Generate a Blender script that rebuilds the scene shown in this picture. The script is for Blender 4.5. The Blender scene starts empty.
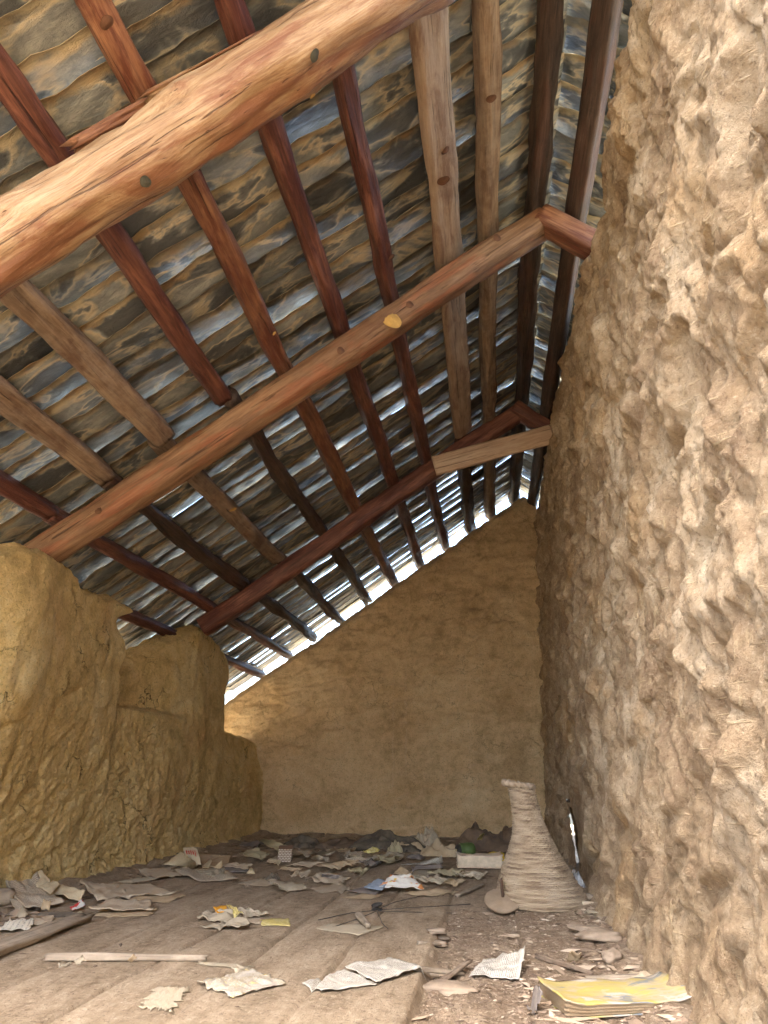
import bpy, math, random
import numpy as np
from mathutils import Matrix, Vector

C = bpy.context.scene
COL = C.collection
random.seed(7)

# ------------------------------------------------------------------ camera frame
F = 740.0
CAM = np.array([0.0, 0.0, 0.6])
RW = np.array([[0.9906271, -0.0351136, -0.1320036],
               [0.1361224, 0.3340041, 0.9326907],
               [0.0113396, -0.9419174, 0.3356533]])   # world axes in (right, down, forward)

def ray(px, py):
    return RW @ np.array([px - 384.0, py - 512.0, F])
def at(px, py, z=0.0):                 # the point of height z seen at a pixel
    r = ray(px, py)
    return CAM + r * (z - CAM[2]) / r[2]
def atx(px, py, X):
    r = ray(px, py)
    return CAM + r * X / r[0]

# ------------------------------------------------------------------ noise
def _hash(ix, iy, iz, seed):
    h = (ix * 374761393 + iy * 668265263 + iz * 2147483647 + seed * 974634777) & 0xFFFFFFFF
    h = ((h ^ (h >> 13)) * 1274126177) & 0xFFFFFFFF
    h = ((h ^ (h >> 16)) * 2246822519) & 0xFFFFFFFF
    return h ^ (h >> 15)
_G = np.array([[1,1,0],[-1,1,0],[1,-1,0],[-1,-1,0],[1,0,1],[-1,0,1],[1,0,-1],[-1,0,-1],
               [0,1,1],[0,-1,1],[0,1,-1],[0,-1,-1],[1,1,0],[0,-1,1],[-1,1,0],[0,-1,-1]], float)
def pn(x, y, z=0.0, seed=0):
    x, y, z = np.broadcast_arrays(np.asarray(x, float), np.asarray(y, float), np.asarray(z, float))
    xi, yi, zi = np.floor(x), np.floor(y), np.floor(z)
    xf, yf, zf = x - xi, y - yi, z - zi
    xi, yi, zi = xi.astype(np.int64), yi.astype(np.int64), zi.astype(np.int64)
    u, v, w = [t * t * t * (t * (t * 6 - 15) + 10) for t in (xf, yf, zf)]
    r = 0
    for a in (0, 1):
        for b in (0, 1):
            for c in (0, 1):
                g = _G[_hash(xi + a, yi + b, zi + c, seed) & 15]
                d = g[..., 0] * (xf - a) + g[..., 1] * (yf - b) + g[..., 2] * (zf - c)
                r = r + d * (u if a else 1 - u) * (v if b else 1 - v) * (w if c else 1 - w)
    return r
def fbm(x, y, z=0.0, seed=0, o=3, g=0.5):
    r = 0; a = 1.0; f = 1.0
    for i in range(o):
        r = r + a * pn(np.asarray(x) * f, np.asarray(y) * f, np.asarray(z) * f, seed + i * 17)
        a *= g; f *= 2.03
    return r
def sstep(a, b, x):
    t = np.clip((np.asarray(x, float) - a) / (b - a), 0, 1)
    return t * t * (3 - 2 * t)

# ------------------------------------------------------------------ object helpers
def mesh_obj(name, verts, faces, mat=None, parent=None, smooth=True, attrs=None):
    me = bpy.data.meshes.new(name)
    me.from_pydata(np.asarray(verts, float).tolist(), [], faces if isinstance(faces, list) else faces.tolist())
    if smooth:
        me.polygons.foreach_set('use_smooth', [True] * len(me.polygons))
    if attrs:
        for k, v in attrs.items():
            v = np.asarray(v, np.float32)
            t = 'FLOAT_VECTOR' if v.ndim == 2 else 'FLOAT'
            a = me.attributes.new(k, t, 'POINT')
            a.data.foreach_set('vector' if v.ndim == 2 else 'value', v.ravel())
    me.validate(); me.update()
    if mat: me.materials.append(mat)
    o = bpy.data.objects.new(name, me); COL.objects.link(o)
    if parent: o.parent = parent
    return o
def tag(o, label, cat, group=None, kind=None):
    o['label'] = label; o['category'] = cat
    if group: o['group'] = group
    if kind: o['kind'] = kind
    return o
def struct(o, label=None):
    o['kind'] = 'structure'
    if label: o['label'] = label
    return o
def empty(name, loc):
    o = bpy.data.objects.new(name, None); COL.objects.link(o); o.location = loc
    o.empty_display_size = .05
    return o
def gridfaces(nu, nv, off=0, flip=False):
    i, j = np.meshgrid(np.arange(nu - 1), np.arange(nv - 1), indexing='ij')
    a = (i * nv + j).ravel() + off
    q = np.stack([a, a + nv, a + nv + 1, a + 1], 1)
    return q[:, ::-1] if flip else q
class MB:
    def __init__(s): s.v = []; s.f = []; s.n = 0; s.at = {}
    def add(s, v, f, **at_):
        v = np.asarray(v, float).reshape(-1, 3)
        s.v.append(v)
        s.f += [[int(i) + s.n for i in q] for q in f]
        s.n += len(v)
        for k, a in at_.items(): s.at.setdefault(k, []).append(np.asarray(a, float))
    def build(s, name, mat, parent=None, smooth=True):
        at_ = {k: np.concatenate(a) for k, a in s.at.items()} if s.at else None
        return mesh_obj(name, np.concatenate(s.v), s.f, mat, parent, smooth, at_)

# ------------------------------------------------------------------ materials
def new_mat(name):
    m = bpy.data.materials.new(name); m.use_nodes = True
    nt = m.node_tree; nt.nodes.clear()
    out = nt.nodes.new('ShaderNodeOutputMaterial'); b = nt.nodes.new('ShaderNodeBsdfPrincipled')
    nt.links.new(b.outputs[0], out.inputs[0])
    return m, nt, b
class N:
    def __init__(s, nt): s.nt = nt
    def __call__(s, typ, ins=None, **props):
        n = s.nt.nodes.new('ShaderNode' + typ)
        for k, v in props.items(): setattr(n, k, v)
        for k, v in (ins or {}).items():
            if hasattr(v, 'is_output') or isinstance(v, bpy.types.NodeSocket): s.nt.links.new(v, n.inputs[k])
            else: n.inputs[k].default_value = v
        return n
    def ramp(s, fac, stops, interp='LINEAR'):
        n = s.nt.nodes.new('ShaderNodeValToRGB'); cr = n.color_ramp; cr.interpolation = interp
        while len(cr.elements) < len(stops): cr.elements.new(.5)
        for e, (p, c) in zip(cr.elements, stops):
            e.position = p; e.color = (c[0], c[1], c[2], 1) if not isinstance(c, (int, float)) else (c, c, c, 1)
        s.nt.links.new(fac, n.inputs[0]); return n.outputs[0]
    def mix(s, fac, a, b, mode='MIX'):
        n = s.nt.nodes.new('ShaderNodeMix'); n.data_type = 'RGBA'; n.blend_type = mode
        for i, v in ((0, fac), (6, a), (7, b)):
            if isinstance(v, bpy.types.NodeSocket): s.nt.links.new(v, n.inputs[i])
            else: n.inputs[i].default_value = v if i == 0 else (v[0], v[1], v[2], 1)
        return n.outputs[2]
    def math(s, op, a, b=0.0, c=0.0):
        n = s.nt.nodes.new('ShaderNodeMath'); n.operation = op
        for i, v in ((0, a), (1, b), (2, c)):
            if isinstance(v, bpy.types.NodeSocket): s.nt.links.new(v, n.inputs[i])
            else: n.inputs[i].default_value = v
        return n.outputs[0]
    def noise(s, vec, scale, detail=4, rough=.55, dist=0.0):
        n = s('TexNoise', {'Vector': vec, 'Scale': scale, 'Detail': detail, 'Roughness': rough, 'Distortion': dist})
        return n.outputs['Fac']
    def mapping(s, vec, scale=(1, 1, 1), rot=(0, 0, 0), loc=(0, 0, 0)):
        n = s('Mapping', {'Vector': vec, 'Scale': scale, 'Rotation': rot, 'Location': loc}); return n.outputs[0]
    def bump(s, h, strength, dist, normal=None):
        ins = {'Height': h, 'Strength': strength, 'Distance': dist}
        if normal is not None: ins['Normal'] = normal
        return s('Bump', ins).outputs[0]

def mud_mat(name, dark, mid, light, straw=1.0, fine=1.0, streaks=False, scale=1.0, rust=(.55, .27, .1), rust_amt=.5, cracks=0.0):
    m, nt, b = new_mat(name); n = N(nt)
    co = n('TexCoord').outputs['Object']
    n1 = n.noise(co, 2.2 * scale, 5, .6, .4)
    n2 = n.noise(co, 11 * scale, 6, .65, .3)
    col = n.ramp(n.math('ADD', n.math('MULTIPLY', n1, .55), n.math('MULTIPLY', n2, .45)),
                 [(.34, dark), (.5, mid), (.66, light)])
    r = n.ramp(n.noise(co, 1.6 * scale, 3, .5), [(.55, 0.0), (.72, 1.0)])
    r = n.math('MULTIPLY', r, rust_amt)
    col = n.mix(r, col, rust)
    # straw flecks
    w = n.mapping(co, (60, 9, 9), (0.3, .7, .4))
    w2 = n.mapping(co, (9, 10, 80), (.8, -.4, .3))
    f1 = n.ramp(n.noise(w, 1.0, 3, .6), [(.62, 0.0), (.7, 1.0)])
    f2 = n.ramp(n.noise(w2, 1.0, 3, .6), [(.62, 0.0), (.7, 1.0)])
    fl = n.math('MAXIMUM', f1, f2)
    col = n.mix(n.math('MULTIPLY', fl, .35 * straw), col, (.78, .62, .38))
    if streaks:
        sv = n.mapping(co, (26, 26, .45))
        st = n.ramp(n.noise(sv, 1.0, 2, .5), [(.63, 0.0), (.7, 1.0)])
        xyz = n('SeparateXYZ', {0: co})
        zone = n.math('MULTIPLY', n.ramp(n.math('MULTIPLY_ADD', xyz.outputs[0], .5, 1.0), [(.25, 0.0), (.45, 1.0), (.88, 1.0), (.95, 0.0)]),
                      n.ramp(n.math('MULTIPLY', xyz.outputs[2], .33), [(.0, .7), (.45, 1.0), (.62, 0.0)]))
        col = n.mix(n.math('MULTIPLY', n.math('MULTIPLY', st, zone), .45), col, (.72, .55, .36))
    grit = n.noise(co, 70 * scale, 5, .8)
    col = n.mix(n.ramp(grit, [(.36, .6), (.46, 0.0)]), col, tuple(c * .62 for c in dark))
    col = n.mix(n.ramp(grit, [(.56, 0.0), (.68, .55)]), col, tuple(min(1, c * 1.15) for c in light))
    vor = n('TexVoronoi', {'Vector': n('VectorMath', {0: co, 1: n('VectorMath', {0: n('TexNoise', {'Vector': co, 'Scale': 5.0, 'Detail': 4.0}).outputs['Color'], 3: .45}, operation='SCALE').outputs[0]}, operation='ADD').outputs[0], 'Scale': 3.6}, feature='DISTANCE_TO_EDGE').outputs['Distance']
    crk = n.math('MULTIPLY', n.ramp(vor, [(.004, 1.0), (.013, 0.0)]), n.ramp(n.noise(co, 2.7, 3), [(.5, 0.0), (.6, .8)]))
    col = n.mix(n.math('MULTIPLY', crk, cracks), col, tuple(c * .35 for c in dark))
    nt.links.new(col, b.inputs['Base Color'])
    b.inputs['Roughness'].default_value = .95
    b.inputs['Specular IOR Level'].default_value = .15
    h1 = n.noise(co, 20 * scale, 12, .78, .3)
    h2 = n.noise(co, 130 * scale, 4, .7)
    hh = n.math('ADD', n.math('MULTIPLY', h1, 1.0), n.math('MULTIPLY', h2, .28))
    hh = n.math('ADD', hh, n.math('MULTIPLY', fl, .12 * straw))
    hh = n.math('SUBTRACT', hh, n.math('MULTIPLY', crk, .8 * cracks))
    nt.links.new(n.bump(hh, 1.0, .035 * fine), b.inputs['Normal'])
    return m

def wood_mat(name, dark, mid, light, red=None, red_amt=0.0, rough=.7, grain=1.0, dust=0.0, spec=.3):
    m, nt, b = new_mat(name); n = N(nt)
    co = n('TexCoord').outputs['Object']
    rnd = n('ObjectInfo').outputs['Random']
    off = n('CombineXYZ', {0: n.math('MULTIPLY', rnd, 37.0), 1: n.math('MULTIPLY', rnd, 11.0), 2: 0.0}).outputs[0]
    co = n('VectorMath', {0: co, 1: off}, operation='ADD').outputs[0]
    g = n.mapping(co, (1.6, 22, 22))
    gr = n.noise(g, 1.3 * grain, 9, .72, 1.2)
    big = n.noise(n.mapping(co, (1.5, 5, 5)), 1.3, 4, .6, .6)
    col = n.ramp(n.math('ADD', n.math('MULTIPLY', gr, .6), n.math('MULTIPLY', big, .4)), [(.33, dark), (.5, mid), (.64, light)])
    if red:
        rm = n.ramp(n.noise(n.mapping(co, (2.2, 9, 9), (0, 0, .3)), 1.0, 5, .6, .8), [(.5, 0.0), (.6, 1.0)])
        col = n.mix(n.math('MULTIPLY', rm, red_amt), col, red)
    crack = n.ramp(n.noise(n.mapping(co, (1.0, 45, 45)), 1.0, 4, .6, 1.5), [(.33, 1.0), (.38, 0.0)])
    col = n.mix(n.math('MULTIPLY', crack, .75), col, tuple(c * .25 for c in dark))
    fg = n.noise(n.mapping(co, (5, 120, 120)), 1.0, 5, .75, .6)
    col = n.mix(n.ramp(fg, [(.36, .55), (.47, 0.0)]), col, dark)
    col = n.mix(n.ramp(fg, [(.54, 0.0), (.66, .4)]), col, light)
    if dust:
        d = n.ramp(n.noise(co, 9, 5, .7), [(.45, 0.0), (.65, 1.0)])
        col = n.mix(n.math('MULTIPLY', d, dust), col, (.46, .38, .28))
    nt.links.new(col, b.inputs['Base Color'])
    b.inputs['Roughness'].default_value = rough
    b.inputs['Specular IOR Level'].default_value = spec
    hh = n.math('ADD', gr, n.math('MULTIPLY', n.noise(co, 40, 5, .7), .35))
    hh = n.math('SUBTRACT', hh, n.math('MULTIPLY', crack, .8))
    nt.links.new(n.bump(hh, .7, .008), b.inputs['Normal'])
    return m

def plain_mat(name, col, rough=.8, var=.25, bump=.003, bscale=60, spec=.3, col2=None, nscale=14):
    m, nt, b = new_mat(name); n = N(nt)
    co = n('TexCoord').outputs['Object']
    f = n.ramp(n.noise(co, nscale, 5, .65), [(.35, 0.0), (.65, 1.0)])
    c2 = col2 or tuple(c * (1 - var) for c in col)
    nt.links.new(n.mix(f, c2, col), b.inputs['Base Color'])
    b.inputs['Roughness'].default_value = rough
    b.inputs['Specular IOR Level'].default_value = spec
    nt.links.new(n.bump(n.noise(co, bscale, 6, .7), .7, bump), b.inputs['Normal'])
    return m

def slate_mat():
    m, nt, b = new_mat('slate'); n = N(nt)
    suv = n('Attribute', attribute_name='suv').outputs['Vector']
    tone = n('Attribute', attribute_name='tone').outputs['Fac']
    rim = n('Attribute', attribute_name='rim').outputs['Fac']
    n1 = n.noise(n.mapping(suv, (5, 8, 4)), 1.0, 9, .7, .5)
    col = n.ramp(n1, [(.3, (.10, .115, .115)), (.5, (.235, .255, .24)), (.68, (.46, .47, .42))])
    # dark damp stains
    st = n.ramp(n.noise(n.mapping(suv, (3.4, 5.0, 3)), 1.0, 4, .55, .5), [(.52, 0.0), (.57, 1.0)])
    col = n.mix(n.math('MULTIPLY', st, .85), col, (.06, .068, .072))
    # ochre mineral rims around the stains and along the broken edges
    edge = n.ramp(n.noise(n.mapping(suv, (3.4, 5.0, 3)), 1.0, 4, .55, .5), [(.46, 0.0), (.505, 1.0), (.53, 0.0)])
    col = n.mix(n.math('MULTIPLY', edge, .75), col, (.66, .56, .36))
    rr = n.math('ADD', rim, n.math('MULTIPLY', n.math('SUBTRACT', n.noise(suv, 14, 4, .6), .5), .9))
    rmask = n.ramp(rr, [(.12, 1.0), (.34, 0.0)])
    col = n.mix(n.math('MULTIPLY', rmask, n.ramp(tone, [(.2, .25), (.7, .85)])), col,
                n.mix(n.ramp(n.noise(suv, 6, 2), [(.4, 0.0), (.6, 1.0)]), (.44, .30, .14), (.60, .52, .32)))
    br = n.ramp(tone, [(0, .62), (1, 1.25)])
    col = n.mix(1.0, col, br, 'MULTIPLY')
    nt.links.new(col, b.inputs['Base Color'])
    nt.links.new(n.ramp(n.noise(suv, 9, 4), [(.35, .32), (.65, .6)]), b.inputs['Roughness'])
    b.inputs['Specular IOR Level'].default_value = .45
    h = n.math('ADD', n.noise(n.mapping(suv, (14, 30, 10)), 1.0, 8, .68, .6), n.math('MULTIPLY', n.noise(suv, 5, 3), 1.6))
    nt.links.new(n.bump(h, .9, .014), b.inputs['Normal'])
    return m

def paper_mat(name, base, ink=(.12, .11, .1), text=.6, lines=34, stain=(.45, .34, .2), stain_amt=.4, blot=None, cols=2):
    """sheets carry attribute 'puv' (0..1 over the page) so print lies on the page"""
    m, nt, b = new_mat(name); n = N(nt)
    uv = n('Attribute', attribute_name='puv').outputs['Vector']
    s = n('SeparateXYZ', {0: uv})
    rnd = n('ObjectInfo').outputs['Random']
    big = n.noise(n('VectorMath', {0: uv, 1: n('CombineXYZ', {0: n.math('MULTIPLY', rnd, 50.0)}).outputs[0]}, operation='ADD').outputs[0], 3.2, 4, .6)
    col = n.mix(n.math('MULTIPLY', n.ramp(big, [(.45, 0.0), (.7, 1.0)]), stain_amt), base, stain)
    if blot:
        for sc, lo, hi, c in blot:
            k = n.ramp(n.noise(n.mapping(uv, (1, 1, 1), loc=(sc * 3.7, sc * 1.3, 0)), sc, 2, .5), [(lo, 0.0), (hi, 1.0)])
            col = n.mix(k, col, c)
    if text:
        ln = n.math('SINE', n.math('MULTIPLY', s.outputs[1], lines * 6.283))
        ln = n.ramp(ln, [(.5, 0.0), (.62, 1.0)])
        wd = n.ramp(n.noise(n.mapping(uv, (lines * 1.6, lines * .9, 1)), 1.0, 2, .5), [(.43, 0.0), (.47, 1.0)])
        cx = n.math('ABSOLUTE', n.math('SINE', n.math('MULTIPLY', s.outputs[0], 3.1416 * cols)))
        mk = n.ramp(cx, [(.16, 0.0), (.2, 1.0)])
        t = n.math('MULTIPLY', n.math('MULTIPLY', ln, wd), n.math('MULTIPLY', mk, text))
        mg = n.ramp(n.math('ABSOLUTE', n.math('SUBTRACT', s.outputs[1], .5)), [(.42, 1.0), (.44, 0.0)])
        col = n.mix(n.math('MULTIPLY', t, mg), col, ink)
    nt.links.new(col, b.inputs['Base Color'])
    b.inputs['Roughness'].default_value = .85
    b.inputs['Specular IOR Level'].default_value = .2
    nt.links.new(n.bump(n.noise(uv, 9, 5, .6), .6, .006), b.inputs['Normal'])
    return m

M = {}
M['mud_right'] = mud_mat('mud_right', (.27, .175, .105), (.48, .35, .215), (.70, .57, .40), straw=1.2, rust=(.64, .40, .17), rust_amt=.5)
M['mud_left'] = mud_mat('mud_left', (.50, .35, .14), (.80, .60, .265), (.90, .74, .40), straw=.5, rust=(.74, .47, .22), rust_amt=.5, cracks=1.0)
M['mud_back'] = mud_mat('mud_back', (.48, .325, .17), (.74, .54, .305), (.84, .66, .41), straw=.3, fine=.9, streaks=True, cracks=.5, rust=(.60, .40, .20), rust_amt=.5)
M['slate'] = slate_mat()
M['log'] = wood_mat('hewn_log', (.17, .075, .035), (.33, .205, .105), (.50, .36, .215), red=(.20, .075, .035), red_amt=.75, rough=.55)
M['log_mid'] = wood_mat('hewn_beam', (.11, .05, .025), (.235, .135, .072), (.37, .235, .13), red=(.34, .11, .05), red_amt=.5, rough=.6)
M['red'] = wood_mat('reddish_timber', (.045, .018, .012), (.14, .056, .038), (.30, .13, .08), red=(.075, .022, .018), red_amt=.75, rough=.5)
M['rust'] = wood_mat('orange_timber', (.08, .03, .018), (.22, .098, .052), (.37, .19, .10), red=(.11, .03, .02), red_amt=.75, rough=.5)
M['grey'] = wood_mat('weathered_timber', (.10, .065, .04), (.23, .155, .10), (.36, .26, .17), red=(.09, .04, .025), red_amt=.6, dust=.3)
M['tan'] = wood_mat('tan_plank', (.20, .13, .085), (.34, .24, .165), (.46, .35, .25), red=(.13, .055, .035), red_amt=.55, dust=.3)
M['dark'] = wood_mat('dark_timber', (.02, .015, .013), (.065, .042, .03), (.14, .09, .06), red=(.10, .04, .025), red_amt=.4, rough=.6)
M['pale'] = wood_mat('pale_plank', (.30, .19, .12), (.48, .33, .22), (.60, .45, .31), rough=.75)
M['drift'] = wood_mat('driftwood', (.16, .125, .09), (.29, .235, .17), (.38, .32, .24), dust=.6, rough=.9)
M['twig'] = wood_mat('twig', (.09, .06, .04), (.18, .13, .09), (.30, .23, .16), dust=.4, rough=.9)
M['knot'] = plain_mat('knot', (.15, .07, .035), .6, .5)
M['knot_grey'] = plain_mat('knot_grey', (.10, .10, .075), .6, .5)
M['scar'] = plain_mat('bark_scar', (.66, .42, .13), .8, .35, .006, 50)

# ------------------------------------------------------------------ roof frame
TH = math.atan(.689)
CT, ST = math.cos(TH), math.sin(TH)
Z0 = 3.395
RIDGE = .47
def roofpt(X, Y, d=0.0):               # left slope: point over X on the purlins' lower plane, raised d along the normal
    X = np.asarray(X, float)
    return np.stack(np.broadcast_arrays(X - d * ST, np.asarray(Y, float), Z0 + .689 * X + d * CT), -1)

# ------------------------------------------------------------------ timber
def timber(name, p0, p1, w, h, mat, up=(0, 0, 1), seed=0, power=5.0, wob=.006, bend=.015, taper=1.0, groove=.003, parent=None, nR=28, step=.025, hew=0.0, ragged=.0):
    p0 = Vector(p0); p1 = Vector(p1); d = p1 - p0; L = d.length
    x = d.normalized(); y = Vector(up).cross(x).normalized(); z = x.cross(y)
    nL = max(8, int(L / step)); t = np.linspace(0, 1, nL); a = np.linspace(0, 2 * math.pi, nR, endpoint=False)
    T, A = np.meshgrid(t, a, indexing='ij')
    ca, sa = np.cos(A), np.sin(A)
    k = (np.abs(ca) ** power + np.abs(sa) ** power) ** (-1 / power)
    sc = 1 + (taper - 1) * T
    X = T * L
    dr = wob * 2.2 * fbm(X * 2.2 + seed * 7.3, ca * 1.1, sa * 1.1, seed, 3) + groove * 2 * pn(X * 1.3, ca * 7 + seed, sa * 7, seed + 5)
    if hew: dr = dr - hew * np.abs(pn(X * 3.1 + seed, ca * 1.6, sa * 1.6, seed + 9)) * 2
    yy = (ca * k * w / 2 * sc) + ca * dr + bend * 1.6 * pn(X * .7 + seed * 3.1, 0.3, seed, 3)
    zz = (sa * k * h / 2 * sc) + sa * dr + bend * .5 * pn(X * .7 + seed * 1.7, 5.3, seed, 4)
    XX = X.copy()
    if ragged:
        XX[0] -= ragged * np.abs(pn(ca[0] * 3, sa[0] * 3, seed)) * 3; XX[-1] += ragged * np.abs(pn(ca[0] * 3, sa[0] * 3, seed + 2)) * 3
    V = np.stack([XX, yy, zz], -1).reshape(-1, 3)
    f = []
    for i in range(nL - 1):
        for j in range(nR):
            j2 = (j + 1) % nR
            f.append([i * nR + j, i * nR + j2, (i + 1) * nR + j2, (i + 1) * nR + j])
    V = V.tolist()
    c0 = len(V); V.append([float(XX[0].mean()), float(yy[0].mean()), float(zz[0].mean())]); V.append([float(XX[-1].mean()), float(yy[-1].mean()), float(zz[-1].mean())])
    for j in range(nR):
        j2 = (j + 1) % nR
        f.append([c0, j2, j]); f.append([c0 + 1, (nL - 1) * nR + j, (nL - 1) * nR + j2])
    o = mesh_obj(name, V, f, mat)
    # flat end caps
    o.matrix_world = Matrix(((x.x, y.x, z.x, p0.x), (x.y, y.y, z.y, p0.y), (x.z, y.z, z.z, p0.z), (0, 0, 0, 1)))
    if parent:
        o.parent = parent; o.matrix_parent_inverse = parent.matrix_world.inverted()
    return o
def knot(parent, lx, ly, lz, r, mat, axis='z', name='knot'):
    """a knot: a low ringed boss on a timber's face, in the timber's own frame"""
    mb = MB(); nr, na = 6, 18
    rr = np.linspace(0, 1, nr); aa = np.linspace(0, 2 * math.pi, na, endpoint=False)
    V = []
    for q in rr:
        hgt = .22 * r * (1 - q ** 2) + .05 * r * math.sin(q * 14)
        for a in aa: V.append((q * r * 1.25 * math.cos(a), q * r * math.sin(a) * (1 + .1 * math.sin(3 * a)), -hgt))
    f = [[i * na + j, i * na + (j + 1) % na, (i + 1) * na + (j + 1) % na, (i + 1) * na + j] for i in range(nr - 1) for j in range(na)]
    o = mesh_obj(name, V, f, mat, parent)
    o.location = (lx, ly, lz)
    if axis == 'y': o.rotation_euler = (math.pi / 2, 0, 0)
    return o

NRM = (-ST, 0, CT)
# --- the three sloping beams
nb = timber('roof_beam', (-2.22, 1.60, 1.425), (-.075, 1.765, 3.205), .236, .225, M['log'], seed=3, power=2.6, wob=.010, bend=.015, hew=.012, taper=.93, groove=.004, nR=44, step=.02)
tag(nb, 'thick rounded honey-brown log beam closest to the viewer, crossing the upper left', 'roof beam', 'sloping roof beams')
mbm = timber('roof_beam', (-2.60, 3.42, 1.451), (.40, 3.42, 3.505), .15, .155, M['log_mid'], seed=11, power=3.6, wob=.006, bend=.02, groove=.003, nR=32)
tag(mbm, 'long squared orange-brown beam running from the big left mud wall up to the ridge', 'roof beam', 'sloping roof beams')
fbm_ = timber('roof_beam', (-2.31, 5.78, 1.726), (.36, 5.78, 3.56), .13, .15, M['red'], seed=23, power=4, wob=.006, bend=.02, nR=28)
tag(fbm_, 'dark red-brown beam nearest the far wall, its foot on the small left mud pier', 'roof beam', 'sloping roof beams')
# knots, scars and the split on the beams (local frames: x along the beam)
def on_beam(o, px, py, Y):
    r = ray(px, py); p = CAM + r * (Y / r[1]); return o.matrix_world.inverted() @ Vector(p)
def surf_knot(o, px, py, Y, r, mat, name='knot', off=.0, sx=1.0, rot=0.0):
    """lay a boss where the sight line meets the beam's skin"""
    bpy.context.view_layer.update()
    inv = o.matrix_world.inverted(); org = inv @ Vector(CAM); tgt = inv @ Vector(CAM + ray(px, py) * 3); d = (tgt - org).normalized()
    ok, loc, nor, idx = o.ray_cast(org, d)
    if not ok: return None
    if nor.dot(d) > 0: nor = -nor
    k = knot(o, 0, 0, 0, r, mat, name=name)
    q = (-nor).to_track_quat('Z', 'X')
    k.rotation_mode = 'QUATERNION'; k.rotation_quaternion = q @ Matrix.Rotation(rot, 3, 'Z').to_quaternion(); k.location = loc + nor * .003; k.scale = (sx, 1, 1)
    return k
surf_knot(nb, 145, 181, 1.75, .017, M['knot_grey']); surf_knot(nb, 314, 55, 1.9, .017, M['knot_grey']); surf_knot(nb, 312, 95, 1.9, .010, M['scar'])
for px, py in ((288, 362), (341, 351), (99, 511), (497, 238), (410, 305)): surf_knot(mbm, px, py, 3.4, .019, M['knot'])
sc_ = surf_knot(mbm, 391, 319, 3.4, .042, M['scar'], name='bark_scar', sx=1.6)
if sc_: sc_['label'] = 'pale yellow scar of stripped bark'
# split strip along the top of the near log
sp = timber('split_strip', (-1.222, 1.68, 2.492), (-.692, 1.74, 2.925), .05, .022, M['rust'], seed=41, power=3, wob=.006, bend=.006, ragged=.05, parent=nb)
sp2 = timber('split_strip', (-.998, 1.665, 2.655), (-.70, 1.69, 2.87), .03, .02, M['log'], seed=42, power=3, wob=.006, bend=.006, ragged=.04, parent=nb)

# --- pieces at the ridge
o = timber('roof_beam', (.37, 3.38, 3.505), (.80, 3.38, 3.165), .13, .125, M['rust'], seed=31, power=5, wob=.004, bend=.004)
tag(o, 'short reddish beam end dropping right from the ridge joint of the middle beam', 'roof beam')
o = timber('roof_beam', (.30, 5.76, 3.575), (.74, 5.76, 3.23), .14, .13, M['red'], seed=33, power=4, wob=.008, bend=.004)
tag(o, 'short splintered red beam end at the far ridge joint above the pale plank', 'roof beam')
bpy.context.view_layer.update()
o = timber('collar_plank', (-.385, 5.63, 3.01), (.60, 5.63, 3.255), .04, .165, M['pale'], up=(0, 0, 1), seed=35, power=8, wob=.003, bend=.004)
tag(o, 'pale sawn plank nailed across the far beam below the ridge', 'plank')

# --- purlins: X of each line, and its pieces (y0, y1, width, height, material, label)
PX = {-3: -2.55, -2: -2.24, -1: -1.95, 0: -1.66, 1: -1.33, 2: -1.035, 3: -.72, 4: -.435, 5: -.12, 6: .11, 7: .395}
HP = .085
pieces = [
 (-3, 1.2, 8.35, .075, .075, 'red', 'thin reddish purlin lowest on the slope, seen between the two left mud walls'),
 (-2, .9, 3.405, .085, .085, 'red', 'reddish purlin at the left frame edge, above the top of the big left mud wall'),
 (-2, 3.40, 8.35, .085, .085, 'red', 'red-brown purlin running from under the middle beam foot toward the small left pier'),
 (-1, .8, 3.41, .115, .085, 'grey', 'grey-brown purlin passing beside the bright triangular gap at the left edge'),
 (-1, 3.43, 8.35, .095, .08, 'dark', 'dark gnarled purlin beyond the middle beam, second nearest the left mud pier'),
 (0, .8, 3.395, .125, .085, 'grey', 'wide grey-brown purlin emerging under the left end of the nearest log'),
 (0, 3.40, 5.71, .115, .08, 'grey', 'brown purlin with a pale chip, between the middle and far beams'),
 (0, 5.72, 8.35, .095, .08, 'dark', 'short blackish purlin beyond the foot half of the far beam'),
 (1, .8, 3.395, .095, .085, 'red', 'dark red purlin entering at the top left corner and crossing behind the log'),
 (1, 3.40, 8.35, .095, .085, 'dark', 'crooked dark purlin with peeling bark beyond the middle beam'),
 (2, .8, 8.35, .095, .085, 'rust', 'bright orange-red purlin, second from the left at the top of the photo'),
 (3, .8, 8.35, .088, .085, 'red', 'red-brown purlin, third from the left at the top of the photo'),
 (4, .8, 8.35, .08, .085, 'red', 'narrow dark red purlin just left of the wide tan plank'),
 (5, .8, 5.70, .165, .06, 'tan', 'wide flat tan plank purlin spotted with dark bark patches'),
 (5, 5.86, 8.35, .12, .085, 'dark', 'short dark purlin below the pale plank, second from the ridge side'),
 (6, .8, 8.35, .095, .085, 'grey', 'narrow brown purlin with a rough bark edge, right of the tan plank'),
 (7, .8, 8.35, .10, .10, 'dark', 'dark knotty ridge purlin above the ridge joint of the middle beam'),
]
pur = []
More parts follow.
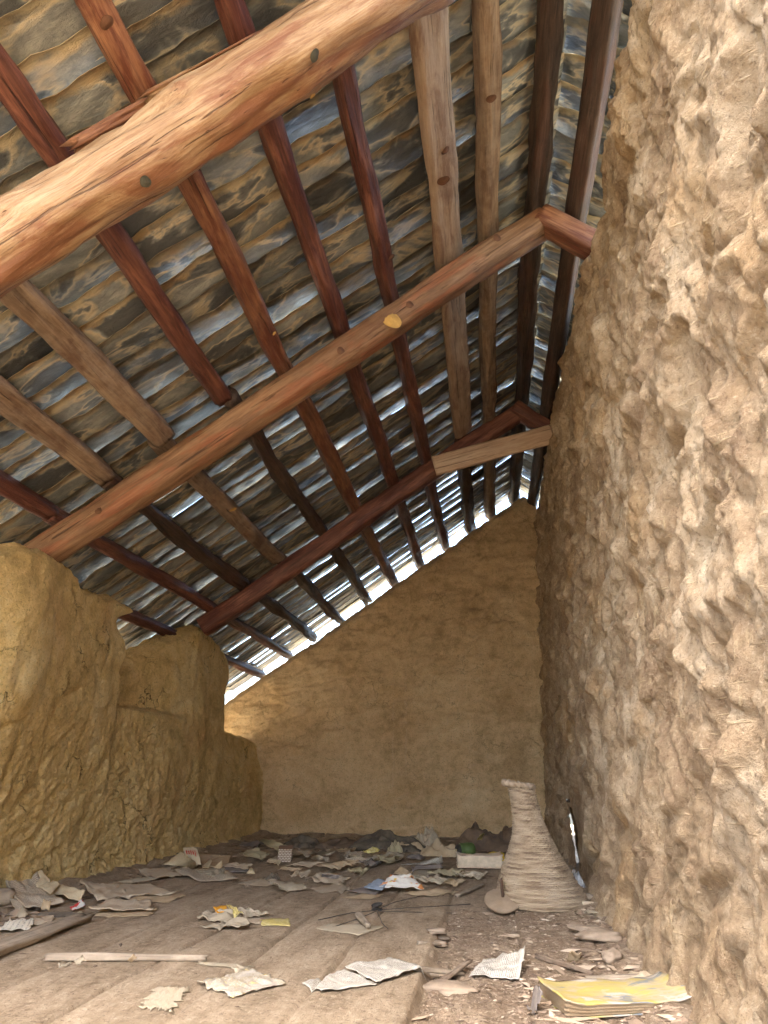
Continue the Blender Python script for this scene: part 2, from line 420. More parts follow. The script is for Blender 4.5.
for i, (k, y0, y1, w, h, mt, lab) in enumerate(pieces):
    X = PX[k]; mid = roofpt(X, 0, h / 2 + .004)
    jog = .0 if (y0 < 3.3 or k in (-3, -2, 2, 3, 4, 6, 7)) else (.022 if i % 2 else -.02)
    dz = .0 if mt != 'tan' else -.0
    tp = 1.18 if (y0 < 1 and y1 > 8) else 1.0
    o = timber('purlin', (mid[0] + jog, y0, mid[2] + dz), (mid[0] + jog * .3, y1, mid[2] + dz), w, h, M[mt], up=NRM, seed=50 + i,
               power=4.5 if mt != 'dark' else 3.0, wob=.006 if mt != 'dark' else .011, bend=.014 if mt != 'tan' else .006, step=.03, nR=24, ragged=.01, taper=tp)
    tag(o, lab, 'purlin', 'purlins under the slates'); pur.append(o)
o = timber('purlin', (.575, .8, 3.585), (.575, 8.35, 3.585), .11, .09, M['dark'], up=(ST, 0, CT), seed=90, power=6, wob=.003, bend=.008)
tag(o, 'blackish squared purlin just past the ridge, beside the right mud wall top', 'purlin', 'purlins under the slates')
# bark chip, pale chip on purlins
bpy.context.view_layer.update()
for o, px, py, r, mt, nm in ((pur[6], 233, 509, .022, 'scar', 'bark_scar'), (pur[15], 491, 98, .02, 'knot', 'knot'), (pur[10], 106, 22, .019, 'knot', 'knot'), (pur[10], 274, 333, .010, 'scar', 'bark_scar'),
                             (pur[13], 443, 180, .026, 'knot', 'bark_patch'), (pur[13], 445, 150, .018, 'knot', 'bark_patch'), (pur[12], 391, 257, .018, 'knot', 'knot'), (pur[14], 0, 0, .01, 'knot', 'knot')):
    surf_knot(o, px, py, 3, r, M[mt], name=nm)

# ------------------------------------------------------------------ slates
def build_slates():
    rng = random.Random(5)
    sx = sorted([PX[k] for k in PX] + [-2.86, -3.15, -3.45])
    mb = MB()
    bays = [(sx[i], sx[i + 1], False) for i in range(len(sx) - 1)]
    bays.append((sx[-1], RIDGE + .03, False))
    bays += [(RIDGE - .11, RIDGE + .12, True), (RIDGE + .10, RIDGE + .26, True)]
    na, nb_ = 10, 8
    fb = gridfaces(na, nb_, 0, False); ft = gridfaces(na, nb_, na * nb_, True)
    side = []
    NN = na * nb_
    for i in range(na - 1):
        side.append([i * nb_, NN + i * nb_, NN + (i + 1) * nb_, (i + 1) * nb_]); q = i * nb_ + nb_ - 1
        side.append([q, q + nb_, NN + q + nb_, NN + q])
    for j in range(nb_ - 1):
        side.append([j, j + 1, NN + j + 1, NN + j]); q = (na - 1) * nb_ + j
        side.append([q, NN + q, NN + q + 1, q + 1])
    faces = [list(map(int, r)) for r in fb[:, ::-1]] + [list(map(int, r)) for r in ft[:, ::-1]] + side
    for bi, (x0, x1, right) in enumerate(bays):
        y = 1.0 + rng.uniform(-.05, .05)
        while y < 8.33:
            pitch = rng.choice([.125, .14, .15, .165, .18])
            L = pitch * 1.45 + rng.uniform(.03, .07)
            th = rng.uniform(.010, .018)
            gap = rng.choice([.003, .005, .008, .012, .018])
            tilt = (th + gap) / pitch
            d0 = HP + .012 + rng.uniform(-.001, .004)
            sk = rng.uniform(-.09, .09)
            a = np.linspace(0, 1, na)[:, None]; b = np.linspace(0, 1, nb_)[None, :]
            Xs = x0 - .02 + (x1 - x0 + .04) * a + 0 * b
            seed = rng.randrange(10000)
            e0 = .014 * fbm(a * 3.1 + seed, .5, seed * .1, 7, 4) * 1.6; e1 = .02 * fbm(a * 3.1 + seed, 9.5, seed * .1, 8, 2)
            Ys = y + sk * (a - .5) * (x1 - x0) + e0 * (1 - b) + e1 * b + L * b
            und = .003 * fbm(Xs * 9 + seed, Ys * 9, .3, 9, 3) * 1.6
            under = d0 + tilt * (Ys - y) + und
            lip = np.exp(-b * L / .012) * .6 * th
            lowd = under + lip
            topd = under + th - lip * .3
            P = []
            for D in (lowd, topd):
                if right:
                    xx = 2 * RIDGE - Xs; q = roofpt(xx, Ys, D); q[..., 0] = 2 * RIDGE - q[..., 0]
                else: q = roofpt(Xs, Ys, D)
                P.append(q.reshape(-1, 3))
            V = np.concatenate(P)
            suv = np.stack([Xs + (seed % 97) * 1.3, Ys + (seed % 89) * .7, 0 * Xs + (seed % 13)], -1).reshape(-1, 3)
            rim = np.clip(np.broadcast_to(b * L / .12, Xs.shape), 0, 1).reshape(-1)
            fc = faces if not right else [f[::-1] for f in faces]
            tn = rng.random()
            mb.add(V, fc, suv=np.concatenate([suv, suv]), rim=np.concatenate([rim, rim]), tone=np.full(2 * NN, tn))
            y += pitch
    o = mb.build('ceiling', M['slate'], smooth=True)
    struct(o, 'roof of overlapping grey and ochre stone slates')
    return o
ceil = build_slates()

# ------------------------------------------------------------------ walls
def interp(xs, pts):
    p = np.array(pts, float); return np.interp(xs, p[:, 0], p[:, 1])

def right_wall():
    ys = np.concatenate([np.arange(-3.2, .6, .12), np.arange(.6, 3.0, .0085), np.arange(3.0, 5.0, .013), np.arange(5.0, 8.25, .024)])
    top = interp(ys, [(-4, 3.25), (1.9, 3.25), (2.3, 3.31), (2.7, 3.26), (3.05, 3.17), (3.35, 3.26), (4.0, 3.46), (4.85, 3.62), (6, 3.64), (8.3, 3.6)])
    top = top + .05 * fbm(ys * 4, 0, 0, 77, 3)
    nz = 330
    t = np.linspace(0, 1, nz) ** .97
    Y = ys[:, None] + 0 * t[None, :]; Z = t[None, :] * (top[:, None] + .06) - .06
    # lumps of mud thrown onto the wall
    wy = Y + .10 * fbm(Y * 3, Z * 3, 1.5, 21, 2); wz = Z + .10 * fbm(Y * 3, Z * 3, 8.5, 22, 2)
    b1 = np.abs(fbm(wy * 3.4 + wz * .8, wz * 2.6, 0, 23, 2, .45)); b2 = np.abs(fbm(wy * 8.5 - wz * 2, wz * 6.5, 3, 24, 2, .5))
    b3 = np.abs(pn(wy * 21, wz * 17, 5, 25)); b4 = pn(wy * 48, wz * 40, 2, 26)
    b5 = fbm(Y * 26, Z * 22, 3, 29, 3, .6)
    b6 = sstep(-.25, .35, fbm(wy * 5.5 + wz * 1.5, wz * 4.2, 6, 30, 2))
    D = .060 * b1 + .030 * b2 + .012 * b3 + .004 * b4 + .010 * b5 + .035 * b6 + .03 * pn(Y * .9, Z * 1.1, 4, 27)
    D = np.clip(D, -.03, .2) * (1 - .75 * sstep(4.9, 5.2, Y) * (1 - sstep(6.0, 6.2, Y)) * (1 - sstep(.45, .6, Z)))
    base = .565 + .022 * Z + .055 * sstep(3.0, 3.9, Z + 0 * Y) 
    edge = sstep(.0, .14, (top[:, None] - Z))                      # rounds over at the top
    X = base - D * (.35 + .65 * edge) + .10 * (1 - edge) ** 2
    X = X - .05 * np.exp(-np.clip(Z, 0, 9) / .06) + 0
    ny = len(ys)
    V = np.stack([X, Y, Z], -1).reshape(-1, 3)
    faces = gridfaces(ny, nz, 0, True)
    # the split low down near the far end, open to the daylight
    yc = (Y[:-1, :-1] + Y[1:, 1:]) / 2; zc = (Z[:-1, :-1] + Z[1:, 1:]) / 2
    line = interp(zc.ravel(), [(-.1, 5.36), (.04, 5.46), (.12, 5.60), (.2, 5.74), (.3, 5.84), (.42, 6.0), (.6, 6.2)]).reshape(zc.shape)
    wd = interp(zc.ravel(), [(0.0, .0), (.03, .05), (.07, .10), (.14, .07), (.2, .13), (.27, .15), (.33, .12), (.38, .05), (.41, .0), (.425, .0), (.43, .06), (.45, .05), (.455, 0), (1, 0)]).reshape(zc.shape)
    wd = wd * 1.5 * (1 + .5 * pn(zc * 40, 0, 0, 31))
    hole = (np.abs(yc - line) < wd).ravel()
    cell = hole.reshape(ny - 1, nz - 1)
    f = faces[~hole].tolist()
    # reveals of the split
    n0 = len(V); idx = {}; extra = []
    V = V.tolist()
    def outer(k):
        if k not in idx:
            idx[k] = n0 + len(extra); x, y, z = V[k]; extra.append([.585, y + .5, z])
        return idx[k]
    for i, j in zip(*np.nonzero(cell)):
        a = i * nz + j; c = [(a, a + nz, i, j - 1), (a + nz, a + nz + 1, i + 1, j), (a + nz + 1, a + 1, i, j + 1), (a + 1, a, i - 1, j)]
        for p, q, ii, jj in c:
            if not (0 <= ii < ny - 1 and 0 <= jj < nz - 1) or not cell[ii, jj]:
                f.append([p, q, outer(q), outer(p)])
    V += extra
    # back and top of the wall (plain, outside)
    bz = [0, .5, 1.0, 2.0, 3.0]
    k0 = len(V)
    XO = .80
    def quad(p): 
        k = len(V); V.extend(p); f.append([k, k + 1, k + 2, k + 3])
    quad([(XO, -3.2, .55), (XO, 8.2, .55), (XO, 8.2, 3.2), (XO, -3.2, 3.2)])
    quad([(XO, -3.2, -.06), (XO, 4.9, -.06), (XO, 4.9, .55), (XO, -3.2, .55)])
    tv = len(V)
    for i in range(0, ny, 3): V.append((XO, float(ys[i]), 3.2))
    for q, i in enumerate(range(0, ny - 3, 3)):
        f.append([i * nz + nz - 1, tv + q, tv + q + 1, (i + 3) * nz + nz - 1])
    o = mesh_obj('wall_right', V, f, M['mud_right'])
    struct(o, 'tall rough mud wall on the right, lumpy with straw')
right_wall()

LX = -2.42
def left_wall():
    ys = np.concatenate([np.arange(-.2, 2.9, .07), np.arange(2.9, 4.4, .013), np.arange(4.4, 5.3, .010), np.arange(5.3, 8.15, .016)])
    top = interp(ys, [(-3, 1.5), (2.5, 1.52), (2.85, 1.54), (3.04, 1.57), (3.12, 1.63), (3.40, 1.655), (3.56, 1.66), (3.72, 1.65), (3.87, 1.60), (4.2, 1.63), (4.47, 1.68), (4.60, 1.67), (4.66, 1.56),
                      (4.70, 1.42), (4.72, 1.20), (4.78, 1.20), (5.0, 1.28), (5.17, 1.36), (5.35, 1.48), (5.54, 1.60), (5.76, 1.68), (5.96, 1.79), (6.2, 1.78), (6.5, 1.72), (6.75, 1.64), (6.80, 1.58), (6.86, 1.2), (6.90, 1.05), (7.2, 1.0), (8.2, .93)])
    top = top + .034 * fbm(ys * 7, 1, 1, 61, 5, .6)
    nz = 190; t = np.linspace(0, 1, nz)
    Y = ys[:, None] + 0 * t[None, :]; Z = t[None, :] * (top[:, None] + .05) - .05
    wy = Y + .12 * fbm(Y * 2.5, Z * 2.5, 1, 62, 2); wz = Z + .12 * fbm(Y * 2.5, Z * 2.5, 6, 63, 2)
    lowz = 1 - sstep(.35, 1.3, Z)
    D = .035 * np.abs(fbm(wy * 2.2, wz * 2.6, 2, 64, 2)) + (.004 + .013 * lowz) * np.abs(fbm(wy * 6.5 + wz * 3, wz * 7, 2, 65, 2)) \
        + (.004 + .008 * lowz) * fbm(Y * 15, Z * 20, 2, 66, 4, .65) - .012 * np.exp(-(fbm(wy * 3.1, wz * 3.7, 9, 67, 3) / .018) ** 2) * sstep(-.1, .1, pn(Y * 2, Z * 2, 8, 68)) + .04 * pn(Y * .8, Z * .9, 3, 68)
    top2 = top[:, None]
    edge = sstep(0, .06, top2 - Z)
    # the recess above a ledge where the wall has broken back
    ledge = sstep(1.00, 1.06, Z + .03 * pn(Y * 6, 0, 0, 69))
    depth = interp(ys, [(4.64, 0), (4.70, .22), (5.17, .20), (5.54, .10), (5.96, .0), (9, 0)])[:, None]
    # worn shoulder of the low piece by the corner
    low3 = sstep(6.80, 6.90, Y)
    X = LX + D * (.3 + .7 * edge) - .07 * (1 - edge) ** 2 + interp(ys, [(2.4, .12), (2.8, .17), (3.12, .29), (3.3, .285), (3.56, .22), (3.9, .15), (4.6, .06), (4.7, 0), (9, 0)])[:, None] * sstep(.0, 1.2, Z) - depth * ledge - .10 * low3 * sstep(.45, .95, Z) + .05 * np.exp(-np.clip(Z, 0, 9) / .07)
    ny = len(ys)
    V = np.stack([X, Y, Z], -1)
    # the big piece ends in a bitten, overhanging edge
    nt_ = interp(V[..., 2].ravel(), [(0, 0), (1.02, 0), (1.12, .03), (1.22, -.03), (1.34, .05), (1.42, -.02), (1.50, -.15), (1.56, -.13), (1.62, .06), (1.68, .10), (2, .1)]).reshape(V.shape[:2])
    V[..., 1] += nt_ * np.exp(-((V[..., 1] - 4.66) / .22) ** 2)
    pr = interp(V[..., 2].ravel(), [(0, 0), (1.1, 0), (1.3, -.04), (1.45, .05), (1.6, .0), (1.72, -.10), (2, -.1)]).reshape(V.shape[:2])
    V[..., 1] += pr * np.exp(-((V[..., 1] - 6.84) / .20) ** 2)
    thick = .34
    xo = V[:, -1, 0] - thick; zo = V[:, -1, 2] - .22
    O1 = np.stack([xo, ys, zo], -1); O2 = np.stack([xo, ys, zo * 0 - .05], -1)
    Mid = np.stack([V[:, -1, 0] - .10, ys, V[:, -1, 2] - .01 + .01 * pn(ys * 9, 3, 3, 70)], -1)
    V = np.concatenate([V, Mid[:, None], O1[:, None], O2[:, None]], 1)
    nv = nz + 3
    f = gridfaces(ny, nv).tolist()
    o = mesh_obj('wall_left', V.reshape(-1, 3), f, M['mud_left'])
    struct(o, 'broken left mud wall with a notch between its taller pieces')
left_wall()

def back_wall():
    xs = np.arange(-3.5, .62, .018)
    top = np.where(xs < RIDGE, Z0 + .689 * xs, Z0 + .689 * (2 * RIDGE - xs)) - .012
    top = np.where(xs > .05, np.minimum(top, 3.40 + .9 * (xs - .05)), top)
    top = top - .02 - .035 * np.abs(fbm(xs * 5, 0, 0, 81, 3)) * 1.6
    nz = 210; t = np.linspace(0, 1, nz)
    X = xs[:, None] + 0 * t; Z = t[None] * (top[:, None] + .05) - .05
    wx = X + .15 * fbm(X * 2, Z * 2, 1, 82, 2)
    D = .05 * np.abs(fbm(wx * 1.7, Z * 3.0, 0, 83, 2)) + .018 * sstep(-.1, .3, fbm(wx * 2.6, Z * 7.5, 4, 87, 3)) + .008 * fbm(X * 16, Z * 26, 0, 88, 3, .6) + .022 * np.abs(fbm(wx * 4.5, Z * 8, 0, 84, 2)) + .006 * pn(wx * 14, Z * 24, 0, 85) + .05 * pn(X * .6, Z * .7, 0, 86)
    edge = sstep(0, .12, top[:, None] - Z)
    Y = 8.12 - D * (.3 + .7 * edge) + .08 * (1 - edge) ** 2
    V = np.stack([X, Y, Z], -1)
    O1 = V[:, -1].copy(); O1[:, 1] += .18; O2 = O1.copy(); O2[:, 2] = -.05
    V = np.concatenate([V, O1[:, None], O2[:, None]], 1)
    o = mesh_obj('wall_back', V.reshape(-1, 3), gridfaces(len(xs), nz + 2).tolist(), M['mud_back'])
    struct(o, 'smoother brown mud gable wall at the back with pale drips')
back_wall()

# ------------------------------------------------------------------ floor
SEAMS = [-2.29, -2.0, -1.71, -1.425, -1.13, -.845, -.545, -.235, .085, .37]
def floor_h(X, Y):
    X = np.asarray(X, float); Y = np.asarray(Y, float)
    z = .010 * fbm(X * 1.3, Y * 1.1, 0, 101, 3)
    for i, s in enumerate(SEAMS):
        sw = s + .012 * pn(Y * .8, i * 3.1, 0, 102)
        fill = sstep(-.25, .25, pn(Y * 1.6, i * 7.7, 0, 103))
        z = z - (.020 * (.3 + .7 * fill)) * np.exp(-((X - sw) / .007) ** 2)
        z = z + .006 * pn(i * 2.3, Y * .35, 0, 104) * (X > sw)
    # the sunken strip where a board is missing, and loose dirt to its right
    a = sstep(-.245, -.225, X + .012 * pn(Y * 6, 0, 0, 105)) * (1 - sstep(.06, .10, X + .02 * pn(Y * 5, 1, 0, 106)))
    a = a * (1 - sstep(3.5, 4.6, Y))
    z = z - .035 * a
    rough = np.clip(a + sstep(.05, .25, X) * .55, 0, 1)
    z = z + rough * (.012 * fbm(X * 14, Y * 10, 0, 107, 3) + .006 * np.abs(pn(X * 40, Y * 34, 0, 108)))
    z = z + .025 * sstep(.28, .5, X) * (1 + fbm(X * 6, Y * 4, 0, 110, 2))
    z = z + .03 * sstep(7.5, 8.0, Y) * (1 + pn(X * 5, Y * 5, 0, 111)) + .03 * (1 - sstep(-2.42, -2.2, X)) * (1 + pn(X * 5, Y * 5, 0, 112))
    z = z + .0035 * fbm(X * 12, Y * 9, 0, 109, 4, .6)
    return z
def floor():
    xs = np.concatenate([np.arange(-3.6, -1.9, .03), np.arange(-1.9, .7, .0065), np.arange(.7, 1.0, .05)])
    ys = np.concatenate([np.arange(-3.2, 2.0, .12), np.arange(2.0, 4.2, .010), np.arange(4.2, 8.3, .022)])
    X, Y = np.meshgrid(xs, ys, indexing='ij'); Z = floor_h(X, Y)
    m, nt, b = new_mat('dusty_boards'); n = N(nt)
    co = n('TexCoord').outputs['Object']
    n1 = n.noise(n.mapping(co, (5, 1.4, 1)), 1.6, 6, .62, .5); n2 = n.noise(co, 24, 6, .7)
    col = n.ramp(n.math('ADD', n.math('MULTIPLY', n1, .6), n.math('MULTIPLY', n2, .4)), [(.36, (.22, .165, .105)), (.5, (.38, .295, .20)), (.64, (.51, .41, .29))])
    sx = n('SeparateXYZ', {0: co})
    px_ = n.math('ADD', sx.outputs[0], n.math('MULTIPLY', n.math('SUBTRACT', n.noise(co, 7, 3), .5), .1))
    soil = n.ramp(n.math('ADD', px_, .5), [(.25, 0.0), (.29, 1.0)])
    py_ = n.ramp(n.math('MULTIPLY', sx.outputs[1], .1), [(.38, 1.0), (.48, .35)])
    dirt = n.ramp(n.noise(co, 34, 6, .75), [(.3, (.13, .09, .06)), (.55, (.30, .22, .15)), (.7, (.48, .38, .27))])
    strip = n.math('MULTIPLY', n.math('MULTIPLY', soil, py_), n.ramp(n.noise(co, 3.5, 3), [(.3, .35), (.55, .95)]))
    col = n.mix(strip, col, dirt)
    sp = n.ramp(n.noise(co, 85, 3, .6), [(.58, 0.0), (.66, 1.0)])
    col = n.mix(n.math('MULTIPLY', sp, .55), col, (.14, .10, .07))
    sp2 = n.ramp(n.noise(n.mapping(co, (1, 1, 1), loc=(9, 3, 1)), 60, 4, .7), [(.58, 0.0), (.66, .6)])
    col = n.mix(sp2, col, (.58, .48, .35))
    nt.links.new(col, b.inputs['Base Color']); b.inputs['Roughness'].default_value = .95; b.inputs['Specular IOR Level'].default_value = .15
    h = n.math('ADD', n.noise(n.mapping(co, (30, 5, 1)), 1.0, 5, .7), n.noise(co, 60, 6, .75))
    nt.links.new(n.bump(h, .9, .016), b.inputs['Normal'])
    o = mesh_obj('floor', np.stack([X, Y, Z], -1).reshape(-1, 3), gridfaces(len(xs), len(ys)), m)
    struct(o, 'dusty plank floor with a sunken dirt strip')
    # underside edge so the boards have thickness
floor()
def fz(p): return float(floor_h(p[0], p[1]))
def fat(px, py, dz=0.0):
    p = at(px, py, 0)
    for _ in range(4): p = at(px, py, fz(p) + dz)
    return p

# ground outside
gm = plain_mat('dry_earth', (.42, .34, .22), .95, .3, .05, 3)
o = mesh_obj('ground', [(-60, -60, -2.6), (60, -60, -2.6), (60, 60, -2.6), (-60, 60, -2.6)], [[0, 1, 2, 3]], gm, smooth=False)
struct(o, 'dry ground outside')

# ------------------------------------------------------------------ paper and litter materials
M['news'] = paper_mat('newsprint', (.50, .43, .32), text=.7, lines=30, stain_amt=.35)
M['white'] = paper_mat('white_page', (.46, .435, .37), text=.85, lines=26, stain_amt=.18)
M['cream'] = paper_mat('cream_page', (.64, .54, .35), text=.2, lines=18, stain_amt=.25)
M['greyp'] = paper_mat('grey_paper', (.47, .39, .28), text=.15, lines=20, stain=(.36, .27, .17), stain_amt=.5)
M['tanp'] = paper_mat('tan_paper', (.50, .39, .25), text=0, stain=(.36, .26, .15), stain_amt=.6)
M['oliv'] = paper_mat('olive_paper', (.44, .38, .24), text=0, stain=(.33, .30, .18), stain_amt=.5)
M['bare'] = paper_mat('plain_white', (.40, .345, .25), text=0, stain_amt=.25)
M['speck'] = paper_mat('speckled', (.34, .29, .20), text=0, stain=(.46, .44, .42), stain_amt=.7, blot=[(26, .54, .58, (.44, .40, .31)), (34, .60, .63, (.36, .33, .30)), (7, .62, .68, (.62, .50, .22))])
M['grid'] = paper_mat('patterned', (.70, .66, .54), text=.5, lines=6, cols=4, ink=(.25, .24, .2), stain_amt=.3)
M['yell'] = paper_mat('yellow_print', (.60, .50, .17), text=.35, lines=5, ink=(.30, .24, .08), stain=(.72, .66, .45), stain_amt=.6)
M['orange'] = paper_mat('orange_print', (.80, .38, .03), text=0, stain=(.75, .45, .1), stain_amt=.3)
M['hump'] = paper_mat('white_orange', (.84, .81, .72), text=0, stain_amt=.1, blot=[(3.2, .56, .60, (.80, .34, .12)), (4.5, .66, .69, (.85, .62, .12)), (5.5, .68, .71, (.16, .07, .05))])
M['blue'] = paper_mat('blue_print', (.38, .46, .55), text=0, stain=(.20, .25, .33), stain_amt=.5)
M['redw'] = paper_mat('red_white', (.75, .72, .66), text=0, stain_amt=.1, blot=[(1.6, .44, .48, (.65, .06, .05))])
M['dkp'] = paper_mat('dark_print', (.22, .19, .17), text=0, stain=(.36, .31, .25), stain_amt=.6)
M['cover'] = paper_mat('yellow_cover', (.40, .325, .10), text=.7, lines=12, cols=5, ink=(.36, .30, .12), stain=(.37, .31, .19), stain_amt=.85,
                       blot=[(3.6, .50, .58, (.38, .32, .21)), (2.6, .56, .59, (.20, .21, .21)), (3.3, .59, .62, (.42, .38, .32))])
M['soil'] = plain_mat('soil_chip', (.34, .25, .17), .95, .5, .004, 80)
M['chip'] = plain_mat('grey_chip', (.36, .29, .21), .95, .4, .003, 90)
M['stone'] = plain_mat('flat_stone', (.36, .28, .20), .9, .35, .004, 60)
M['leaf'] = plain_mat('dry_leaf', (.52, .34, .17), .85, .4, .003, 60)
M['brown'] = plain_mat('brown_cloth', (.20, .135, .085), .9, .4, .01, 12, col2=(.11, .08, .06))
M['darkc'] = plain_mat('dark_cloth', (.085, .07, .055), .95, .5, .01, 14, col2=(.17, .14, .10))
M['green'] = plain_mat('green_plastic', (.11, .17, .05), .5, .4, .001, 20)
M['bright'] = plain_mat('yellow_plastic', (.72, .50, .04), .5, .2, .001, 20)
M['wire'] = plain_mat('black_wire', (.05, .045, .04), .6, .3, .001, 20)
M['clear'] = plain_mat('wrapper', (.70, .72, .70), .3, .5, .002, 30, col2=(.12, .13, .14))
M['whorl'] = plain_mat('whorl', (.30, .225, .15), .85, .25, .003, 40)
M['spindle'] = plain_mat('spindle', (.10, .06, .04), .7, .4, .002, 40)

def sheet(name, label, cat, pts, mat, amp=.008, seed=0, ragged=.03, group=None, lift=.004, nu=20, nv=14, th=.0018, parent=None, curl=0.0, tear=0.0):
    """pts: four (px, py[, height]) corners where the sheet lies"""
    W = []
    for p in pts:
        hgt = p[2] if len(p) > 2 else 0.0
        W.append(fat(p[0], p[1], hgt) if hgt else fat(p[0], p[1]))
    hs = [p[2] if len(p) > 2 else 0.0 for p in pts]
    a, b, c, d = [np.array(w) for w in W]
    u = np.linspace(0, 1, nu)[:, None]; v = np.linspace(0, 1, nv)[None, :]
    e = ragged
    uu = u + e * fbm(v * 5, seed, 1, 201, 3) * (np.abs(u - .5) * 2) ** 4 * np.sign(u - .5)
    vv = v + e * fbm(u * 5, seed, 7, 202, 3) * (np.abs(v - .5) * 2) ** 4 * np.sign(v - .5)
    def bil(k): return (1 - uu) * (1 - vv) * k[0] + uu * (1 - vv) * k[1] + uu * vv * k[2] + (1 - uu) * vv * k[3]
    X = bil([a[0], b[0], c[0], d[0]]); Y = bil([a[1], b[1], c[1], d[1]]); H = bil(hs)
    S = max(np.linalg.norm(b - a), np.linalg.norm(d - a), .02)
    fr = 4.0 / S
    cr = np.abs(fbm(X * fr * .6 + seed, Y * fr * .6, seed, 203, 3)) * amp * 1.8 + np.abs(pn(X * fr * 1.6, Y * fr * 1.6, seed, 204)) * amp * .6
    cr = cr + curl * (np.abs(u - .5) * 2) ** 3 * S
    Z = floor_h(X, Y) + lift + H + cr
    T = np.stack([X, Y, Z], -1).reshape(-1, 3); B = T.copy(); B[:, 2] -= th
    org = T.mean(0); org[2] = float(Z.min())
    V = np.concatenate([T, B]) - org
    n = nu * nv
    f = gridfaces(nu, nv, 0).tolist() + gridfaces(nu, nv, n, True).tolist()
    edge = [i * nv for i in range(nu)] + [(nu - 1) * nv + j for j in range(1, nv)] + [i * nv + nv - 1 for i in range(nu - 2, -1, -1)] + [j for j in range(nv - 2, 0, -1)]
    for i in range(len(edge)):
        p, q = edge[i], edge[(i + 1) % len(edge)]
        f.append([q, p, p + n, q + n])
    puv = np.stack([uu + 0 * v, vv + 0 * u, 0 * X + (seed % 7)], -1).reshape(-1, 3)
    if (np.cross(b - a, d - a))[2] < 0: f = [q[::-1] for q in f]
    o = mesh_obj(name, V, f, mat, parent, attrs={'puv': np.concatenate([puv, puv])})
    o.location = org
    if not parent: tag(o, label, cat, group)
    return o

def rock(name, label, cat, p, size, mat, seed=0, flat=.5, rot=0.0, crease=.25, group=None, parent=None, lift=0.0):
    """an angular lump resting on the floor at point p"""
    nu, nv = 20, 14
    th = np.linspace(0, 2 * math.pi, nu, endpoint=False)[:, None]; ph = np.linspace(-math.pi / 2, math.pi / 2, nv)[None, :]
    x = np.cos(th) * np.cos(ph); y = np.sin(th) * np.cos(ph); z = np.sin(ph) + 0 * th
    r = 1 + crease * 2 * fbm(x * 1.2 + seed, y * 1.2, z * 1.2, 211, 3) + crease * np.abs(pn(x * 2.5 + seed, y * 2.5, z * 2.5, 212))
    k = (np.abs(x) ** 4 + np.abs(y) ** 4 + np.abs(z) ** 4) ** -.12
    V = np.stack([x * r * k * size[0] / 2, y * r * k * size[1] / 2, np.clip(z * r * k, -.8, 9) * size[2] / 2], -1)
    V[..., 2] -= V[..., 2].min()
    f = []
    for i in range(nu):
        for j in range(nv - 1):
            a = i * nv + j; b = ((i + 1) % nu) * nv + j
            f.append([a, b, b + 1, a + 1])
    o = mesh_obj(name, V.reshape(-1, 3), f, mat, parent, smooth=True)
    o.location = (p[0], p[1], fz(p) + lift - .002); o.rotation_euler.z = rot
    if not parent: tag(o, label, cat, group)
    return o

def crumple(name, label, cat, p, size, mat, seed=0, group=None, rot=0.0, folds=1.0):
    """a crumpled sheet or cloth: a folded open dome resting on the floor"""
    n = 30
    u, v = np.meshgrid(np.linspace(-1, 1, n), np.linspace(-1, 1, n), indexing='ij')
    rr = np.sqrt(u * u + v * v)
    sq = np.maximum(np.abs(u), np.abs(v)) / np.maximum(rr, 1e-6)
    x = u * sq ** -.0; y = v
    h = np.clip(1 - np.maximum(np.abs(u), np.abs(v)) ** 1.6, 0, 1) ** .6
    fo = np.abs(fbm(u * 1.7 + seed, v * 1.7, seed * .3, 221, 2, .4)) * 2.2
    z = h * (.42 + folds * .55 * (fo * .35 + fbm(u * 1.3 + seed, v * 1.3, 4, 225, 2)) + .10 * np.abs(pn(u * 5 + seed, v * 5, 0, 222)))
    x = x * (1 + .35 * fbm(v * 2 + seed, u, 1, 223, 3)); y = y * (1 + .35 * fbm(u * 2 + seed, v, 2, 224, 3))
    V = np.stack([x * size[0] / 2, y * size[1] / 2, np.clip(z, 0, 1.6) * size[2]], -1).reshape(-1, 3)
    B = V.copy(); B[:, 2] -= .003
    puv = np.stack([(u + 1) / 2, (v + 1) / 2, 0 * u + seed], -1).reshape(-1, 3)
    nn = n * n
    f = gridfaces(n, n).tolist() + gridfaces(n, n, nn, True).tolist()
    edge = [i * n for i in range(n)] + [(n - 1) * n + j for j in range(1, n)] + [i * n + n - 1 for i in range(n - 2, -1, -1)] + [j for j in range(n - 2, 0, -1)]
    for i in range(len(edge)):
        p_, q_ = edge[i], edge[(i + 1) % len(edge)]; f.append([q_, p_, p_ + nn, q_ + nn])
    o = mesh_obj(name, np.concatenate([V, B]), f, mat, attrs={'puv': np.concatenate([puv, puv])})
    o.location = (p[0], p[1], fz(p) + .004); o.rotation_euler.z = rot
    tag(o, label, cat, group); return o

def stick(name, label, cat, pa, pb, d, mat, seed=0, h=0.0, power=2.4, w=None, bend=.01, lift=(0, 0), group=None, ragged=.01, taper=.8, wob=None):
    a = fat(*pa); b = fat(*pb)
    a[2] += d / 2 + lift[0]; b[2] += d / 2 + lift[1]
    o = timber(name, a, b, w or d, d, mat, seed=seed, power=power, wob=wob or d * .12, bend=bend, nR=14, step=.02, groove=d * .08, ragged=ragged, taper=taper)
    tag(o, label, cat, group); return o

